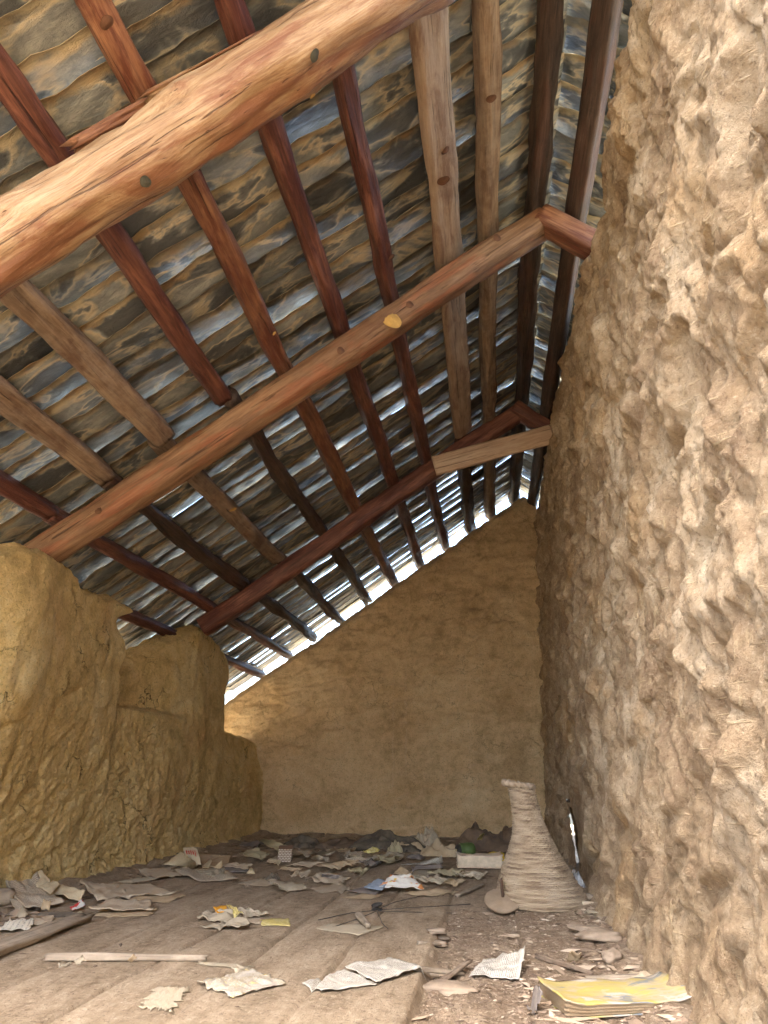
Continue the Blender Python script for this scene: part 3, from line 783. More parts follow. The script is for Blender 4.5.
# ------------------------------------------------------------------ the woven basket
def basket():
    c = fat(543, 902); c = np.array([.222, 4.25, 0]); c[2] = fz(c)
    root = empty('wicker_basket', c); tag(root, 'tall conical woven wicker basket with a narrow leaning neck, against the right wall', 'basket')
    prof = [(0, .222), (.02, .226), (.06, .215), (.10, .196), (.176, .160), (.254, .122), (.33, .090), (.405, .071), (.48, .064), (.535, .066), (.56, .070)]
    cx = [(0, .01), (.10, -.01), (.25, -.025), (.405, -.045), (.48, -.058), (.56, -.072)]
    rows = 62; per = 5; na = 176; ns = 22
    z = np.linspace(0, .56, rows * per + 1); t = z / .56 * rows
    A = np.linspace(0, 2 * math.pi, na, endpoint=False)
    R = interp(z, prof); X0 = interp(z, cx)
    row = np.floor(t); fr = t - row
    weave = np.cos(A[None, :] * ns + (row[:, None] % 2) * math.pi + row[:, None] * .13)
    bump = .0055 * np.sqrt(np.clip(np.sin(np.pi * fr), 0, 1))[:, None] * (1 + .3 * pn(A[None, :] * 3, row[:, None] * .7, 0, 301)) + .0022 * weave
    bump = bump + .003 * pn(A[None, :] * 14, z[:, None] * 110, 0, 302) + .006 * fbm(np.cos(A)[None, :] * 2, np.sin(A)[None, :] * 2, z[:, None] * 8, 303, 2)
    rr = R[:, None] + bump
    zz = z[:, None] + .003 * pn(np.cos(A)[None, :] * 1.5, z[:, None] * 5, np.sin(A)[None, :] * 1.5, 304) + .0006 * np.cos(A[None, :] * ns)
    V = np.stack([X0[:, None] + rr * np.cos(A)[None, :], rr * np.sin(A)[None, :], zz], -1)
    inn = np.stack([X0[::-1][:, None] + (R[::-1][:, None] - .006) * np.cos(A)[None, :], (R[::-1][:, None] - .006) * np.sin(A)[None, :], z[::-1][:, None] + 0 * A[None, :]], -1)
    Vall = np.concatenate([V, inn[::6]]); nr = len(Vall)
    f = []
    for i in range(nr - 1):
        for j in range(na):
            j2 = (j + 1) % na; f.append([i * na + j, i * na + j2, (i + 1) * na + j2, (i + 1) * na + j])
    tone = np.broadcast_to((pn(row[:, None] * 1.7, A[None, :] * 1.2, 0, 305) + .5), V.shape[:2]).reshape(-1)
    tone = np.concatenate([tone, np.zeros(len(inn[::6]) * na)])
    fib = np.stack([A[None, :] * .25 * 10 + 0 * z[:, None], z[:, None] * 20 + 0 * A[None, :], row[:, None] + 0 * A[None, :]], -1).reshape(-1, 3)
    fib = np.concatenate([fib, np.zeros((len(inn[::6]) * na, 3))])
    m, nt, b = new_mat('wicker'); n = N(nt)
    tn = n('Attribute', attribute_name='tone').outputs['Fac']; fv = n('Attribute', attribute_name='fib').outputs['Vector']
    co = n('TexCoord').outputs['Object']
    k = n.math('ADD', n.math('MULTIPLY', tn, .45), n.math('MULTIPLY', n.noise(n.mapping(fv, (2, 9, 1)), 1.5, 5, .7), .55))
    col = n.ramp(k, [(.28, (.20, .14, .09)), (.47, (.36, .27, .175)), (.68, (.48, .375, .255))])
    d = n.ramp(n.noise(co, 6, 4), [(.5, 0.0), (.7, .5)]); col = n.mix(d, col, (.52, .43, .32))
    nt.links.new(col, b.inputs['Base Color']); b.inputs['Roughness'].default_value = .85
    nt.links.new(n.bump(n.noise(n.mapping(fv, (3, 16, 1)), 3, 6, .75), .8, .006), b.inputs['Normal'])
    mesh_obj('basket_body', Vall.reshape(-1, 3), f, m, root, attrs={'tone': tone, 'fib': fib})
    # rim: a rough braided ring, flared toward the left
    nb2, nc = 150, 12; a = np.linspace(0, 2 * math.pi, nb2, endpoint=False)[:, None]; q = np.linspace(0, 2 * math.pi, nc, endpoint=False)[None, :]
    rc = .013 + .005 * pn(a * 9, q, 0, 306) + .004 * np.cos(a * 17 + q * 2)
    big = .074 + .008 * np.cos(a - math.pi) + .004 * pn(a * 4, 0, 0, 307)
    V = np.stack([-.077 + (big + rc * np.cos(q)) * np.cos(a), (big + rc * np.cos(q)) * np.sin(a), .566 + .010 * np.cos(a * 1) * -1 + rc * 1.1 * np.sin(q) + .004 * pn(a * 6, 3, 0, 308)], -1).reshape(-1, 3)
    f = [[i * nc + j, i * nc + (j + 1) % nc, ((i + 1) % nb2) * nc + (j + 1) % nc, ((i + 1) % nb2) * nc + j] for i in range(nb2) for j in range(nc)]
    fibr = np.stack([a * 6 + 0 * q, q * .8 + 0 * a, a * 0 + q * 0], -1).reshape(-1, 3)
    mesh_obj('rim', V, f, m, root, attrs={'tone': .5 + .4 * pn((a * 8 + q).reshape(-1), 0, 0, 309), 'fib': fibr})
    # the woven base seen as a dark edge
    Vb = [(0, 0, .004)] + [(.01 + .222 * math.cos(t_), .222 * math.sin(t_), .004) for t_ in np.linspace(0, 2 * math.pi, 40, endpoint=False)]
    mesh_obj('base', Vb, [[0, 1 + i, 1 + (i + 1) % 40] for i in range(40)], M['twig'], root)
basket()

# ------------------------------------------------------------------ the spindle whorl leaning by the basket
def whorl():
    c = fat(501, 911); c = np.array([c[0] + .012, c[1] - .03, 0]); c[2] = fz(c)
    root = empty('spindle_whorl', c); tag(root, 'round flat wooden disc with a dark upright peg, leaning at the foot of the basket', 'spindle whorl')
    na = 48; prof = [(0, .0), (.05, -.001), (.084, -.002), (.092, .004), (.094, .010), (.091, .017), (.083, .022), (.05, .026), (.02, .029), (0, .030)]
    V = []; f = []
    for r, z in prof:
        for j in range(na):
            a = 2 * math.pi * j / na; w_ = 1 + .02 * math.sin(3 * a + 1)
            V.append((r * w_ * math.cos(a), r * w_ * math.sin(a), z + .002 * math.sin(5 * a) * (r > .03)))
    for i in range(len(prof) - 1):
        for j in range(na): f.append([i * na + j, i * na + (j + 1) % na, (i + 1) * na + (j + 1) % na, (i + 1) * na + j])
    d = mesh_obj('disc', V, f, M['whorl'], root); d.rotation_euler = (math.radians(25), 0, 0); d.location = (0, 0, .042)
    p = timber('peg', (.0, 0, 0), (-.006, -.012, .098), .013, .013, M['spindle'], up=(1, 0, 0), seed=5, power=2, wob=.0015, bend=.001, nR=10, step=.008, groove=.001)
    p.parent = root; p.matrix_world = Matrix.Translation((0.0, -.008, .052)) @ p.matrix_world; p.matrix_parent_inverse = Matrix()
whorl()

# ------------------------------------------------------------------ timber pieces and sticks on the floor
o = stick('driftwood_board', 'long grey weathered board lying at the left frame edge in front of the newspapers', 'board', (-30, 966), (84, 922), .035, M['drift'], 7, power=5, w=.10, bend=.02, taper=.75)
o = stick('board_end', 'dark squared board end poking in at the left edge, behind the newspaper', 'board', (-60, 906), (9, 905), .075, M['drift'], 8, power=7, w=.06, bend=.004)
st = stick('round_stick', 'long straight peeled grey stick lying across the boards at the lower left', 'stick', (47, 961), (204, 962), .024, M['drift'], 9, bend=.008, taper=.9)
sheet('dry_leaf', 'small orange-brown leaf fragment caught over the middle of the long stick', 'leaf', [(127, 962, .022), (133, 956, .030), (137, 959, .022), (131, 964, .012)], M['tanp'], .004, 3, .1, nu=8, nv=6)
sheet('paint_flake', 'small white flake curled over the left part of the long stick', 'flake', [(74, 964, .012), (82, 958, .026), (86, 962, .022), (77, 967, .003)], M['bare'], .006, 4, .2, nu=8, nv=6)
sheet('paint_flake', 'small pale flake lying just below the left end of the long stick', 'flake', [(58, 964), (68, 961), (72, 965), (62, 968)], M['bare'], .002, 5, .25, nu=8, nv=6)
sheet('paint_flake', 'large ragged cream flake flat on the boards below the long stick', 'flake', [(139, 1009), (157, 989), (188, 990), (172, 1012)], M['bare'], .002, 6, .38, nu=26, nv=22)
sheet('paint_flake', 'thin pale strip of flake right of the long stick tip', 'flake', [(200, 966), (204, 964), (250, 967), (243, 971)], M['bare'], .002, 7, .3, nu=22, nv=8)

# ------------------------------------------------------------------ papers, left group
sheet('newspaper_sheet', 'grey printed newspaper page tented at the left, over the board end', 'newspaper', [(4, 886, .05), (34, 880, .06), (64, 905, .01), (27, 912, .0)], M['news'], .010, 11, .04, lift=.008)
sheet('newspaper_flap', 'narrow hanging flap of newspaper at the far left edge, folded down beside the grey page', 'newspaper', [(4, 887, .045), (9, 893, .04), (27, 912, .008), (17, 915, 0)], M['news'], .006, 12, .05)
sheet('book_page', 'cream blank page behind the grey newspaper page at left', 'paper', [(35, 880, .055), (60, 888, .045), (50, 898, .03), (28, 886, .04)], M['cream'], .008, 13, .03, lift=.016)
sheet('book_page', 'bright cream folded page right of the grey newspaper page', 'paper', [(57, 886, .04), (85, 894, .03), (79, 904, .0), (48, 896, .02)], M['cream'], .008, 14, .03, lift=.012)
sheet('wrapper', 'small red and white wrapper beside the bright cream page', 'wrapper', [(69, 911), (81, 902, .012), (85, 908, .008), (72, 914)], M['redw'], .006, 15, .12, lift=.01, nu=12, nv=9)
sheet('paper_scrap', 'little yellow-white scrap under the red and white wrapper', 'paper scrap', [(75, 917), (80, 912), (83, 916), (78, 920)], M['cream'], .008, 16, .2, nu=8, nv=7)
sheet('dry_leaf', 'brown curled leaf standing before the grey newspaper page', 'leaf', [(40, 913), (43, 903, .045), (50, 907, .03), (49, 914)], M['tanp'], .010, 17, .15, lift=.012, nu=10, nv=8)
sheet('paper_scrap', 'white folded paper corner standing below the newspaper flap', 'paper scrap', [(15, 919), (22, 907, .05), (28, 916, .01), (24, 920)], M['bare'], .006, 18, .1, nu=10, nv=8)
sheet('patterned_paper', 'white paper with faint grid pattern behind the weathered board', 'paper', [(-6, 935), (9, 920, .02), (34, 922, .01), (30, 931)], M['grid'], .008, 19, .08, lift=.006)
sheet('patterned_paper', 'narrow pale paper strip between the curled leaf and the weathered board', 'paper', [(25, 928), (36, 918), (54, 918), (52, 924)], M['greyp'], .008, 20, .12)
crumple('litter_clump', 'dark tangled clump of litter between the newspaper and the red wrapper', 'litter', fat(56, 916), (.16, .06, .02), M['darkc'], 21)

sheet('loose_paper', 'grey-brown sheet with lifted corner right of the cream pages', 'paper', [(80, 884, .05), (118, 887, .01), (131, 900), (97, 902)], M['greyp'], .012, 22, .06, lift=.006)
sheet('loose_paper', 'flat tan-grey sheet against the foot of the left wall, middle of the pile', 'paper', [(112, 886, .01), (150, 886, .01), (176, 896), (126, 900)], M['greyp'], .010, 23, .07, lift=.012)
sheet('loose_paper', 'brownish stacked sheet, nearest of the flat pile below the left wall', 'paper', [(90, 911, .02), (112, 901, .02), (151, 904, .01), (150, 914)], M['greyp'], .010, 24, .10, lift=.010)
sheet('loose_paper', 'lowest sheet of the flat pile, its torn edge reaching toward the boards', 'paper', [(91, 917), (108, 907), (158, 909), (149, 917)], M['tanp'], .005, 25, .10)
sheet('loose_paper', 'brown sheet under the flat pile, its long edge toward the viewer', 'paper', [(128, 901), (165, 892), (186, 896), (168, 904)], M['tanp'], .006, 26, .12)
sheet('paper_strip', 'thin white strip of paper along the foot of the left wall', 'paper strip', [(117, 885, .01), (150, 880, .02), (157, 883, .02), (124, 888)], M['bare'], .004, 27, .08, lift=.02, nu=16, nv=5)
sheet('loose_paper', 'grey sheet leaning on the foot of the left wall before the red-lettered box', 'paper', [(138, 872, .03), (168, 868, .03), (182, 878), (150, 882)], M['greyp'], .010, 28, .08, lift=.008)
sheet('newspaper_sheet', 'long lined grey sheet lying in front of the red-lettered box', 'newspaper', [(168, 871, .02), (224, 872, .01), (238, 881), (199, 883)], M['news'], .010, 29, .05, lift=.006)

# folded cardboard packet with red letters
def packet():
    c = fat(184, 868); root = empty('cardboard_packet', c)
    tag(root, 'cream cardboard packet with red lettering on its raised flap, by the left wall foot', 'box')
    bpy.context.view_layer.update()
    p1 = sheet('panel', '', '', [(163, 866, .01), (181, 852, .09), (196, 863, .07), (196, 869, .0)], M['cream'], .005, 31, .04, parent=root, lift=.006)
    m2 = paper_mat('red_letters', (.70, .62, .45), text=0, stain_amt=.15)
    nt = m2.node_tree; n = N(nt); b = [x for x in nt.nodes if x.type == 'BSDF_PRINCIPLED'][0]
    src = b.inputs['Base Color'].links[0].from_socket
    uv = n('Attribute', attribute_name='puv').outputs['Vector']; s = n('SeparateXYZ', {0: uv})
    band = n.math('MULTIPLY', n.math('GREATER_THAN', s.outputs[1], .18), n.math('LESS_THAN', s.outputs[1], .42))
    ext = n.math('MULTIPLY', n.math('GREATER_THAN', s.outputs[0], .14), n.math('LESS_THAN', s.outputs[0], .86))
    let = n.math('GREATER_THAN', n.math('SINE', n.math('MULTIPLY', s.outputs[0], 44.0)), -.35)
    nz = n.math('GREATER_THAN', n.noise(n.mapping(uv, (22, 15, 1)), 1.0, 1), .40)
    k = n.math('MULTIPLY', n.math('MULTIPLY', band, ext), n.math('MULTIPLY', let, nz))
    nt.links.new(n.mix(k, src, (.62, .05, .03)), b.inputs['Base Color'])
    p2 = sheet('flap', '', '', [(183, 849, .135), (198, 848, .125), (201, 866, .01), (186, 864, .03)], m2, .004, 32, .05, parent=root, lift=.006)
    for p in (p1, p2): p.location = Vector(p.location) - Vector(c)
    p2['label'] = 'raised flap with red letters'
packet()
sheet('loose_paper', 'plain beige card directly right of the red-lettered box', 'paper', [(198, 855, .03), (232, 856, .03), (228, 867), (202, 868)], M['tanp'], .006, 33, .04, lift=.006)
sheet('folded_scrap', 'small upright cream fold between the red-lettered box and the beige card', 'paper scrap', [(202, 868), (211, 859, .04), (212, 862, .03), (209, 869)], M['cream'], .004, 34, .1, nu=9, nv=7)
sheet('folded_scrap', 'pointed cream fold standing in front of the beige card', 'paper scrap', [(212, 870), (222, 861, .05), (223, 866, .02), (220, 871)], M['cream'], .004, 35, .1, nu=9, nv=7)
sheet('folded_scrap', 'tiny bright triangular fold by the dark magazine', 'paper scrap', [(246, 874), (251, 868, .04), (253, 870, .02), (255, 874)], M['cream'], .003, 36, .1, nu=9, nv=7)
sheet('magazine', 'grey magazine with a dark oval on its cover, near the left wall corner', 'magazine', [(222, 867), (250, 866), (248, 873), (226, 874)], M['dkp'], .006, 37, .03, lift=.008)
sheet('loose_paper', 'olive-tan crumpled sheet above the dark magazine', 'paper', [(238, 855, .02), (252, 850, .05), (270, 855, .03), (262, 862)], M['oliv'], .016, 38, .15, lift=.006)
sheet('loose_paper', 'long thin olive sheet with a lifted tip along the back of the left corner', 'paper', [(258, 842, .06), (264, 840, .10), (292, 850, .02), (280, 855)], M['oliv'], .012, 39, .12, lift=.006)
sheet('loose_paper', 'small cream sheet left of the little patterned carton', 'paper', [(266, 863), (270, 859, .02), (281, 862, .01), (279, 866)], M['cream'], .008, 40, .12)

def carton():
    c = fat(284, 862); root = empty('patterned_carton', c); tag(root, 'tiny patterned carton standing among litter near the left corner', 'box')
    m, nt, b = new_mat('carton'); n = N(nt); co = n('TexCoord').outputs['Object']
    br = n('TexBrick', {'Vector': n.mapping(co, (1, 1, 1), (math.pi / 2, 0, 0)), 'Scale': 22.0, 'Color1': (.58, .52, .42, 1), 'Color2': (.5, .44, .34, 1), 'Mortar': (.18, .11, .07, 1), 'Mortar Size': .05})
    nt.links.new(br.outputs[0], b.inputs['Base Color']); b.inputs['Roughness'].default_value = .8
    for nm, sx_, sy, sz, x, y, z, rx in (('carton_body', .10, .06, .085, 0, .03, .0425, 0), ('lid_flap', .10, .05, .003, -.004, .045, .094, .45)):
        vs = [(a * sx_ / 2 + (c_ * .004), b_ * sy / 2, c_ * sz / 2) for a in (-1, 1) for b_ in (-1, 1) for c_ in (-1, 1)]
        o = mesh_obj(nm, vs, [[0, 1, 3, 2], [4, 6, 7, 5], [0, 4, 5, 1], [2, 3, 7, 6], [0, 2, 6, 4], [1, 5, 7, 3]], m, root, smooth=False)
        o.location = (x, y, z); o.rotation_euler = (rx, 0, .1)
        bv = o.modifiers.new('bevel', 'BEVEL'); bv.width = .002; bv.segments = 2
carton()

# middle of the floor
sheet('loose_paper', 'flat grey-beige sheet in the middle distance left of centre', 'paper', [(237, 885), (262, 878), (284, 882), (268, 888)], M['greyp'], .006, 41, .08)
sheet('loose_paper', 'pale curled sheet with a dark shadowed fold, left of the blue magazine', 'paper', [(267, 884, .02), (302, 886, .01), (307, 891), (282, 894)], M['bare'], .012, 42, .05, lift=.006, curl=.02)
sheet('plastic_sheet', 'greyish crumpled sheet behind the pale curled sheet, centre of the litter', 'plastic', [(306, 882), (322, 874, .02), (350, 879, .01), (338, 886)], M['greyp'], .02, 43, .15, lift=.004)
sheet('plastic_sheet', 'flattened grey sheet just left of the blue magazine', 'plastic', [(310, 890), (340, 884), (352, 890), (322, 895)], M['greyp'], .006, 44, .12)
crumple('litter_clump', 'small dark crumpled bit beside the flat grey-beige sheet', 'litter', fat(273, 880), (.07, .06, .05), M['darkc'], 45)

sheet('wrapper', 'whitish crumpled plastic under the orange print', 'wrapper', [(196, 921), (204, 914, .015), (240, 917, .01), (236, 925)], M['bare'], .020, 46, .12)
sheet('wrapper', 'bright orange rectangle of printed wrapper', 'wrapper', [(213, 911, .02), (226, 910, .02), (228, 916, .01), (217, 918, .01)], M['orange'], .004, 47, .04, lift=.016, nu=12, nv=9)
sheet('wrapper', 'yellow-white crease of wrapper right of the orange rectangle', 'wrapper', [(226, 909, .02), (231, 911, .02), (243, 919, .015), (234, 921)], M['yell'], .012, 48, .1, lift=.016, nu=14, nv=8)
sheet('wrapper', 'translucent grey-white plastic behind the yellow crease', 'wrapper', [(233, 913), (248, 910, .02), (273, 917), (252, 919)], M['bare'], .014, 49, .15)
sheet('wrapper', 'long cream strip of plastic in front of the orange print, its edge raised', 'wrapper', [(199, 929), (246, 920, .015), (250, 925, .02), (236, 931)], M['bare'], .012, 50, .12, lift=.005)
sheet('printed_strip', 'yellow patterned strip right of the orange wrapper', 'paper strip', [(259, 921), (289, 920), (290, 927), (262, 927)], M['yell'], .004, 51, .05)
sheet('paper_scrap', 'grey-mauve scrap joining the cream wrapper to the yellow strip', 'paper scrap', [(246, 919), (262, 918), (261, 925), (248, 925)], M['greyp'], .005, 52, .12, nu=10, nv=8)

sheet('magazine', 'blue-grey magazine cover left of the white and orange hump', 'magazine', [(364, 889, .02), (378, 880, .03), (388, 884, .03), (382, 892, .02)], M['blue'], .003, 53, .02, lift=.008)
sheet('magazine', 'dark blue magazine lying flat under the blue-grey cover', 'magazine', [(346, 893), (362, 889), (383, 891, .01), (376, 897)], M['dkp'], .004, 54, .04, lift=.008)
sheet('magazine', 'arched white magazine page with orange print, centre of the floor', 'magazine', [(378, 891, .01), (390, 878, .05), (412, 878, .05), (424, 893, .0)], M['hump'], .014, 55, .03, lift=.012)
sheet('loose_paper', 'tan stiff sheet curving right of the arched orange magazine', 'paper', [(404, 895), (438, 890, .01), (459, 893, .0), (432, 898)], M['tanp'], .006, 56, .08, lift=.006)
sheet('loose_paper', 'brown flat card edge below the dark blue magazine', 'paper', [(343, 899), (365, 894), (384, 895), (372, 900)], M['tanp'], .003, 57, .06)
stick('wood_splinter', 'grey splinter slanting between the tan stiff sheet and the disc', 'splinter', (458, 897), (482, 887), .018, M['drift'], 58, power=4, w=.03)

sheet('open_page', 'white page with an upturned corner behind the arched magazine', 'paper', [(400, 866), (430, 862, .01), (442, 858, .06), (443, 866)], M['white'], .008, 59, .05, lift=.008)
sheet('folded_newspaper', 'dark grey folded paper below the upturned white page', 'newspaper', [(411, 868, .02), (441, 866, .02), (443, 870, .0), (413, 872)], M['dkp'], .004, 60, .05, lift=.012)
sheet('loose_paper', 'bluish-white sheet nearest in the stack behind the arched magazine', 'paper', [(408, 873), (430, 871, .01), (433, 876), (411, 878)], M['bare'], .004, 61, .06, lift=.008)
sheet('loose_paper', 'tan card at the left end of the stack behind the arched magazine', 'paper', [(393, 875), (400, 868, .04), (413, 873, .02), (405, 878)], M['tanp'], .006, 62, .08, lift=.006)

# closed thick book by the back litter
def book(name, label, center, size, rot, cover, pages, tilt=0.0, seed=0, covcol=None):
    c = np.array(center); c[2] = fz(c) + .006
    root = empty(name, c); root.rotation_euler = (0, tilt, rot); tag(root, label, 'book')
    W, D, H = size
    n = 26; m_ = 14
    def slab(nm, z0, z1, grow, mat, wav, layered=0):
        u = np.linspace(-.5, .5, n)[:, None]; v = np.linspace(-.5, .5, m_)[None, :]
        lay = [z0 + (z1 - z0) * k / 7 for k in range(8)] if layered else [z0, z1]
        V = []
        for k, zz in enumerate(lay):
            jit = (.004 * ((k % 2) * 2 - 1) if layered else 0) + .004 * pn(k * 3.3, seed, 0, 401)
            V.append(np.stack([u * (W + grow) + 0 * v + jit * np.sign(u), v * (D + grow) + 0 * u + jit * np.sign(v),
                               zz + wav * fbm(u * 2.6 + seed, v * 1.6, 0, 402, 3) * (zz / max(H, 1e-6)) + wav * 1.6 * (np.abs(u) * 2) ** 5 * (zz / H)], -1).reshape(-1, 3))
        nn = n * m_
        f = gridfaces(n, m_, 0, True).tolist() + gridfaces(n, m_, (len(lay) - 1) * nn).tolist()
        edge = [i * m_ for i in range(n)] + [(n - 1) * m_ + j for j in range(1, m_)] + [i * m_ + m_ - 1 for i in range(n - 2, -1, -1)] + [j for j in range(m_ - 2, 0, -1)]
        for k in range(len(lay) - 1):
            for i in range(len(edge)):
                p, q = edge[i] + k * nn, edge[(i + 1) % len(edge)] + k * nn
                f.append([p, q, q + nn, p + nn])
        puv = np.stack([u + .5 + 0 * v, v + .5 + 0 * u, 0 * u + 0 * v + seed], -1).reshape(-1, 3)
        return mesh_obj(nm, np.concatenate(V), f, mat, root, attrs={'puv': np.tile(puv, (len(lay), 1))})
    slab('back_cover', 0, .003, .006, cover, .0)
    slab('page_block', .003, H, 0, pages, .010, 1)
    slab('front_cover', H + .0005, H + .003, .008, cover, .010)
    return root
M['pgs'] = plain_mat('page_edges', (.33, .245, .15), .9, .45, .004, 90, col2=(.30, .21, .12), nscale=30)
M['pgs2'] = plain_mat('page_edges_cream', (.70, .58, .42), .9, .3, .002, 60, nscale=20)
M['bkcov'] = paper_mat('cream_pink_cover', (.74, .61, .46), text=0, stain=(.62, .40, .28), stain_amt=.5)
book('swollen_book', 'swollen yellow printed book with grey scuffs at the lower right corner', (.325, 2.49, 0), (.37, .23, .028), math.radians(14), M['cover'], M['pgs'], math.radians(-2), 3)
c = fat(479, 870)
book('thick_book', 'thick cream and pink book lying in front of the green ball', (c[0], c[1] + .12, 0), (.31, .20, .07), math.radians(5), M['bkcov'], M['pgs2'], 0, 8)

# pages in front
sheet('open_page', 'white printed page, left one of the pair lying open in the foreground', 'paper', [(302, 985), (345, 971, .004), (377, 986), (321, 994)], M['white'], .004, 71, .02, lift=.005, nu=26, nv=20)
sheet('open_page', 'white printed page, right one of the pair lying open in the foreground', 'paper', [(345, 970, .006), (388, 961, .012), (426, 984, .004), (376, 986)], M['white'], .006, 72, .02, lift=.008, nu=26, nv=20)
sheet('torn_page', 'torn white printed page with a pointed upper corner, right of the open pair', 'paper', [(469, 979), (484, 961, .01), (525, 952, .06), (520, 982)], M['white'], .008, 73, .05, lift=.006, nu=24, nv=18)
sheet('speckled_sheet', 'speckled yellowish-grey torn sheet on the boards left of the open pair', 'paper', [(197, 985), (252, 971, .01), (285, 986), (233, 1000)], M['speck'], .010, 74, .06, lift=.004, nu=28, nv=20)
sheet('loose_paper', 'pale grey sheet under the slanting wood chip', 'paper', [(317, 930), (332, 925), (385, 928), (362, 936)], M['bare'], .004, 75, .05)
stick('wood_chip', 'squared wood chip resting on the pale grey sheet', 'wood chip', (359, 919), (370, 931), .022, M['drift'], 76, power=6, w=.03, lift=(.006, .006))

# wires
def wires():
    c = fat(377, 911); root = empty('tangled_wires', c); tag(root, 'black knot of thin wires spreading over the floor at centre', 'wire')
    def tube(pts, r, nm):
        P = np.array(pts) - c; n = 24; t = np.linspace(0, 1, n); k = np.linspace(0, 1, len(P))
        Q = np.stack([np.interp(t, k, P[:, i]) for i in range(3)], -1); Q[:, 0] += .004 * pn(t * 5, r * 999, 0, 411); Q[:, 2] += .004
        V = []; f = []; m_ = 6
        T = np.gradient(Q, axis=0); T /= np.linalg.norm(T, axis=1)[:, None]
        for i in range(n):
            s = np.cross(T[i], (0, 0, 1)); s /= max(np.linalg.norm(s), 1e-6); u = np.cross(s, T[i])
            for j in range(m_):
                a = 2 * math.pi * j / m_; V.append(Q[i] + r * (math.cos(a) * s + math.sin(a) * u))
        for i in range(n - 1):
            for j in range(m_): f.append([i * m_ + j, i * m_ + (j + 1) % m_, (i + 1) * m_ + (j + 1) % m_, (i + 1) * m_ + j])
        mesh_obj(nm, V, f, M['wire'], root)
    def W(*px): return [fat(a, b, h) for a, b, h in px]
    for pts in (W((377, 911, .02), (350, 914, .0), (318, 921, 0)), W((377, 912, .02), (355, 921, 0), (330, 929, 0)), W((378, 912, .015), (410, 913, .0), (452, 914, 0)),
                W((377, 912, .02), (383, 925, .01), (388, 930, 0)), W((378, 910, .02), (395, 903, 0), (420, 897, 0)), W((378, 911, .015), (405, 909, .01), (470, 905, 0))):
        tube(pts, .0016, 'wire')
    n1 = []
    for i in range(60):
        t = i / 59; n1.append(c + np.array([.022 * math.sin(t * 31), .02 * math.cos(t * 23), .018 + .014 * math.sin(t * 17)]))
    P = np.array(n1) - c; V = []; f = []; T = np.gradient(P, axis=0); T /= np.linalg.norm(T, axis=1)[:, None]
    for i in range(60):
        s = np.cross(T[i], (0, 0, 1)); s /= max(np.linalg.norm(s), 1e-6); u = np.cross(s, T[i])
        for j in range(6): a = j * math.pi / 3; V.append(P[i] + .004 * (math.cos(a) * s + math.sin(a) * u))
    for i in range(59):
        for j in range(6): f.append([i * 6 + j, i * 6 + (j + 1) % 6, (i + 1) * 6 + (j + 1) % 6, (i + 1) * 6 + j])
    mesh_obj('knot', V, f, M['wire'], root)
wires()

# right-hand debris
for px, py, sz, rot, lab, sd in ((598, 941, (.15, .12, .04), .2, 'flat brown stone right of the basket, nearest the viewer', 1), (592, 930, (.17, .09, .02), -.2, 'thin dark stone flake right of the basket, behind the flat stone', 2),
        (439, 938, (.08, .06, .022), .1, 'small rounded stone in the dirt strip, lower of two stacked', 3), (438, 947, (.07, .04, .02), .3, 'dark little stone in the dirt strip, below the stacked pair', 4),
        (447, 992, (.17, .09, .03), -.15, 'flat grey stone slab in the dirt strip left of the torn page', 5), (612, 965, (.06, .05, .04), .4, 'small rough stone left of the wall foot', 6)):
    rock('stone', lab, 'stone', fat(px, py), sz, M['stone'], sd, rot=rot, crease=.2)
rock('stone', 'small rounded stone in the dirt strip, upper of two stacked', 'stone', fat(437, 937), (.07, .05, .02), M['stone'], 9, rot=.2, lift=.02)
rock('stone', 'pale chalky pebble at the basket foot by the right wall', 'stone', fat(588, 899), (.06, .04, .03), M['bare'] if False else M['chip'], 12)
stick('stick', 'thin dark stick lying left of the right wall, above the yellow book', 'stick', (537, 959), (592, 977), .016, M['twig'], 21, bend=.02)
stick('wood_splinter', 'dark wood splinter pointing at the torn page', 'splinter', (440, 984), (471, 970), .012, M['twig'], 22, power=4, w=.024, lift=(0, .02))
stick('wood_splinter', 'pale splinter across the board edge left of the torn page', 'splinter', (416, 971), (462, 975), .016, M['drift'], 23, power=4, w=.022)
stick('wood_splinter', 'short pale splinter just below the longer one at the board edge', 'splinter', (432, 978), (458, 976), .014, M['drift'], 24, power=4, w=.018)
stick('wood_batten', 'short flat grey batten lying just above the yellow book', 'batten', (588, 982), (640, 980), .016, M['drift'], 25, power=5, w=.035)
stick('wood_splinter', 'grey splinter in the dirt strip below the stacked stones', 'splinter', (418, 944), (445, 946), .012, M['drift'], 26, power=4, w=.018)
sheet('bark_curl', 'curled bark piece left of the small rough stone', 'bark', [(566, 962, .0), (572, 956, .035), (582, 957, .03), (578, 964, 0)], M['tanp'], .012, 81, .12, nu=10, nv=8)
sheet('paper_scrap', 'small pale scrap at the foot of the right wall beside the basket', 'paper scrap', [(583, 914), (589, 910, .01), (598, 912, .01), (592, 917)], M['bare'], .008, 82, .15, nu=10, nv=8)
sheet('bark_sheet', 'dark upturned sheet of bark left of the yellow book', 'bark', [(527, 1010), (539, 989, .05), (543, 998, .04), (536, 1016)], M['dkp'], .012, 83, .12, nu=12, nv=9)
sheet('bark_sheet', 'grey-pink flat sheet behind the yellow book along the wall foot', 'bark', [(617, 985), (650, 975, .01), (668, 985, .01), (640, 990)], M['greyp'], .008, 84, .1)
crumple('plastic_bag', 'small clear and dark plastic wrapper at the lower end of the wall crack', 'wrapper', fat(576, 886), (.08, .22, .11), M['clear'], 85)

